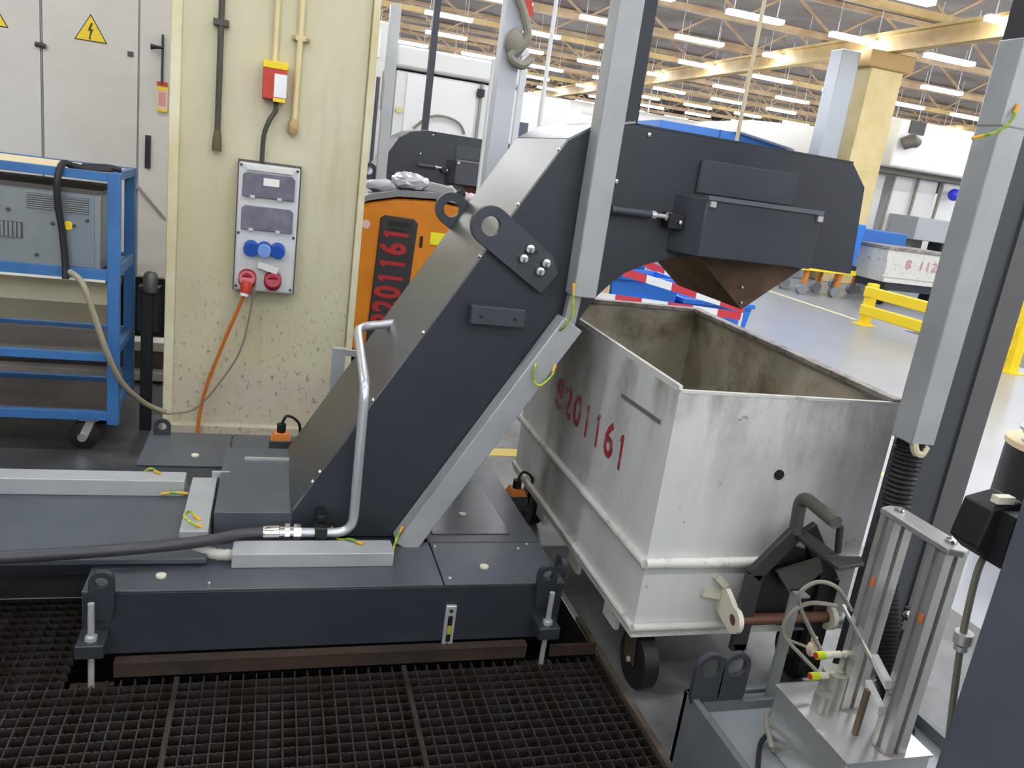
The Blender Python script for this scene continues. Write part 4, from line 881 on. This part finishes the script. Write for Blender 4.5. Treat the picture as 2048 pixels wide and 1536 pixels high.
for x in (13.38, 14.05, 14.75): part('hose', G().cyl((x, 15.75, 1.2), (x+.05, 15.75, 2.5), .03, 8), greyc, t)
part('blue_knob', G().sphere((14.95, 15.5, 2.25), .14, 14, 8), mat('knob_blue', '#2c38cc', .4), t)
part('grey_table', G().box(13.6, 15.3, 14.9, 16.0, 1.15, 1.65), mat('table_grey', '#a9adaf', .45), t, bev=.02)
part('vice', G().box(14.4, 15.2, 14.9, 15.3, .95, 1.15), black, t); part('drawer', G().box(14.2, 15.4, 14.88, 15.5, .72, .93), white, t)
part('base', G().box(12.75, 15.6, 15.2, 17.2, 0, .70), mat('base_grey', '#8e9294', .5), t)
# white and blue machine seen above the conveyor head
t = thing('machine_tool', 'blue and white machine tool rising behind the conveyor head', 'machine', (10.5, 18, 0))
part('blue_cover', G().box(8.0, 11.3, 17.0, 19, 0, 2.93), oxblue, t, bev=.02)
part('seam_line', G().box(9.5, 9.53, 16.98, 17.0, .2, 2.93), mat('seam_blue', '#1f4f90', .5), t)
part('white_cover', G().poly([(9.85, 2.93), (9.9, 3.1), (10.1, 3.22), (11.5, 3.3), (12.5, 3.36), (12.62, 3.2), (12.62, 2.0), (11.32, 2.0), (11.32, 2.75)], 'y', 16.7, 19.1), mat('hood_white', '#f0efe9', .4), t, bev=.02)
part('base', G().box(11.3, 12.6, 17.1, 19, 0, 2.0), white, t)
# rows of machines further back
def machine(x, y, w, h, label, m=white):
    t = thing('machine_tool', label, 'machine', (x, y, 0))
    part('body', G().box(x-w/2, x+w/2, y, y+1.6, .1, h), m, t, bev=.03)
    part('base', G().box(x-w/2+.05, x+w/2-.05, y+.05, y+1.5, 0, .1), black, t)
    part('door', G().box(x-w*.32, x+w*.12, y-.02, y, .6, h-.25), mat('door_white', '#e4e4e2', .4), t, bev=.01)
    part('window', G().box(x-w*.25, x+w*.05, y-.03, y-.02, h*.5, h-.45), mat('window_dark', '#4a5560', .15), t)
    part('control_panel', G().box(x+w*.28, x+w*.46, y-.12, y, h*.45, h*.8), mat('panel_mid', '#8d949b', .4), t, bev=.01)
for (x, y, w, h, lab) in ((3.75, 13, 1.5, 2.65, 'white machine tool just right of the pale signal post'),
                          (5.3, 17, 1.7, 2.85, 'white machine tool left of the tall grey trunking, second in depth'),
                          (7.7, 22, 2.2, 3.0, 'white machine tool glimpsed directly left of the tall grey trunking'),
                          (10.6, 26, 2.4, 3.45, 'white machine tool right beside the dark mast'),
                          (19.5, 19, 2.6, 2.4, 'white machine tool right of the machining centre')):
    machine(x, y, w, h, lab)
# cable drops and ducts under the roof
single('cable_drop', G().cyl((4.69, 8.0, 2.0), (4.69, 8.0, 5.2), .022, 8), mat('drop_tan', '#b3a98a', .5), 'thin tan cable drop hanging above the conveyor head', 'cable drop')
single('cable_drop', G().cyl((2.47, 8.0, 1.6), (2.47, 8.0, 5.2), .022, 8), mat('drop_pale', '#cfd2cf', .5), 'pale thin cable drop left of the tall trunking', 'cable drop')
t = thing('air_duct', 'large pale round air duct hanging in the far hall', 'duct', (14, 31, 3.5))
part('pipe', G().tube([(4, 31, 3.9), (24, 31, 3.9)], .38, 18), mat('duct_pale2', '#b9b7b0', .45), t)
for x in (6, 14, 22): part('hanger', G().cyl((x, 31, 4.2), (x, 31, 6.1), .03, 6), zinc, t)
for x, z, lab in ((2.3, 1.10, 'rear left thin post holding the rear barrier tape'), (3.2, .80, 'rear right thin post holding the rear barrier tape')):
    t = thing('tape_post', lab, 'post', (x, 5.515, .498), 0, 'tape posts')
    part('pole', G().cyl((x, 5.515, .52), (x, 5.515, z), .012, 10), tw_, t)
    part('foot', G().tube([(x, 5.515, .498), (x, 5.515, .52)], [.035, .03], 18), black, t)
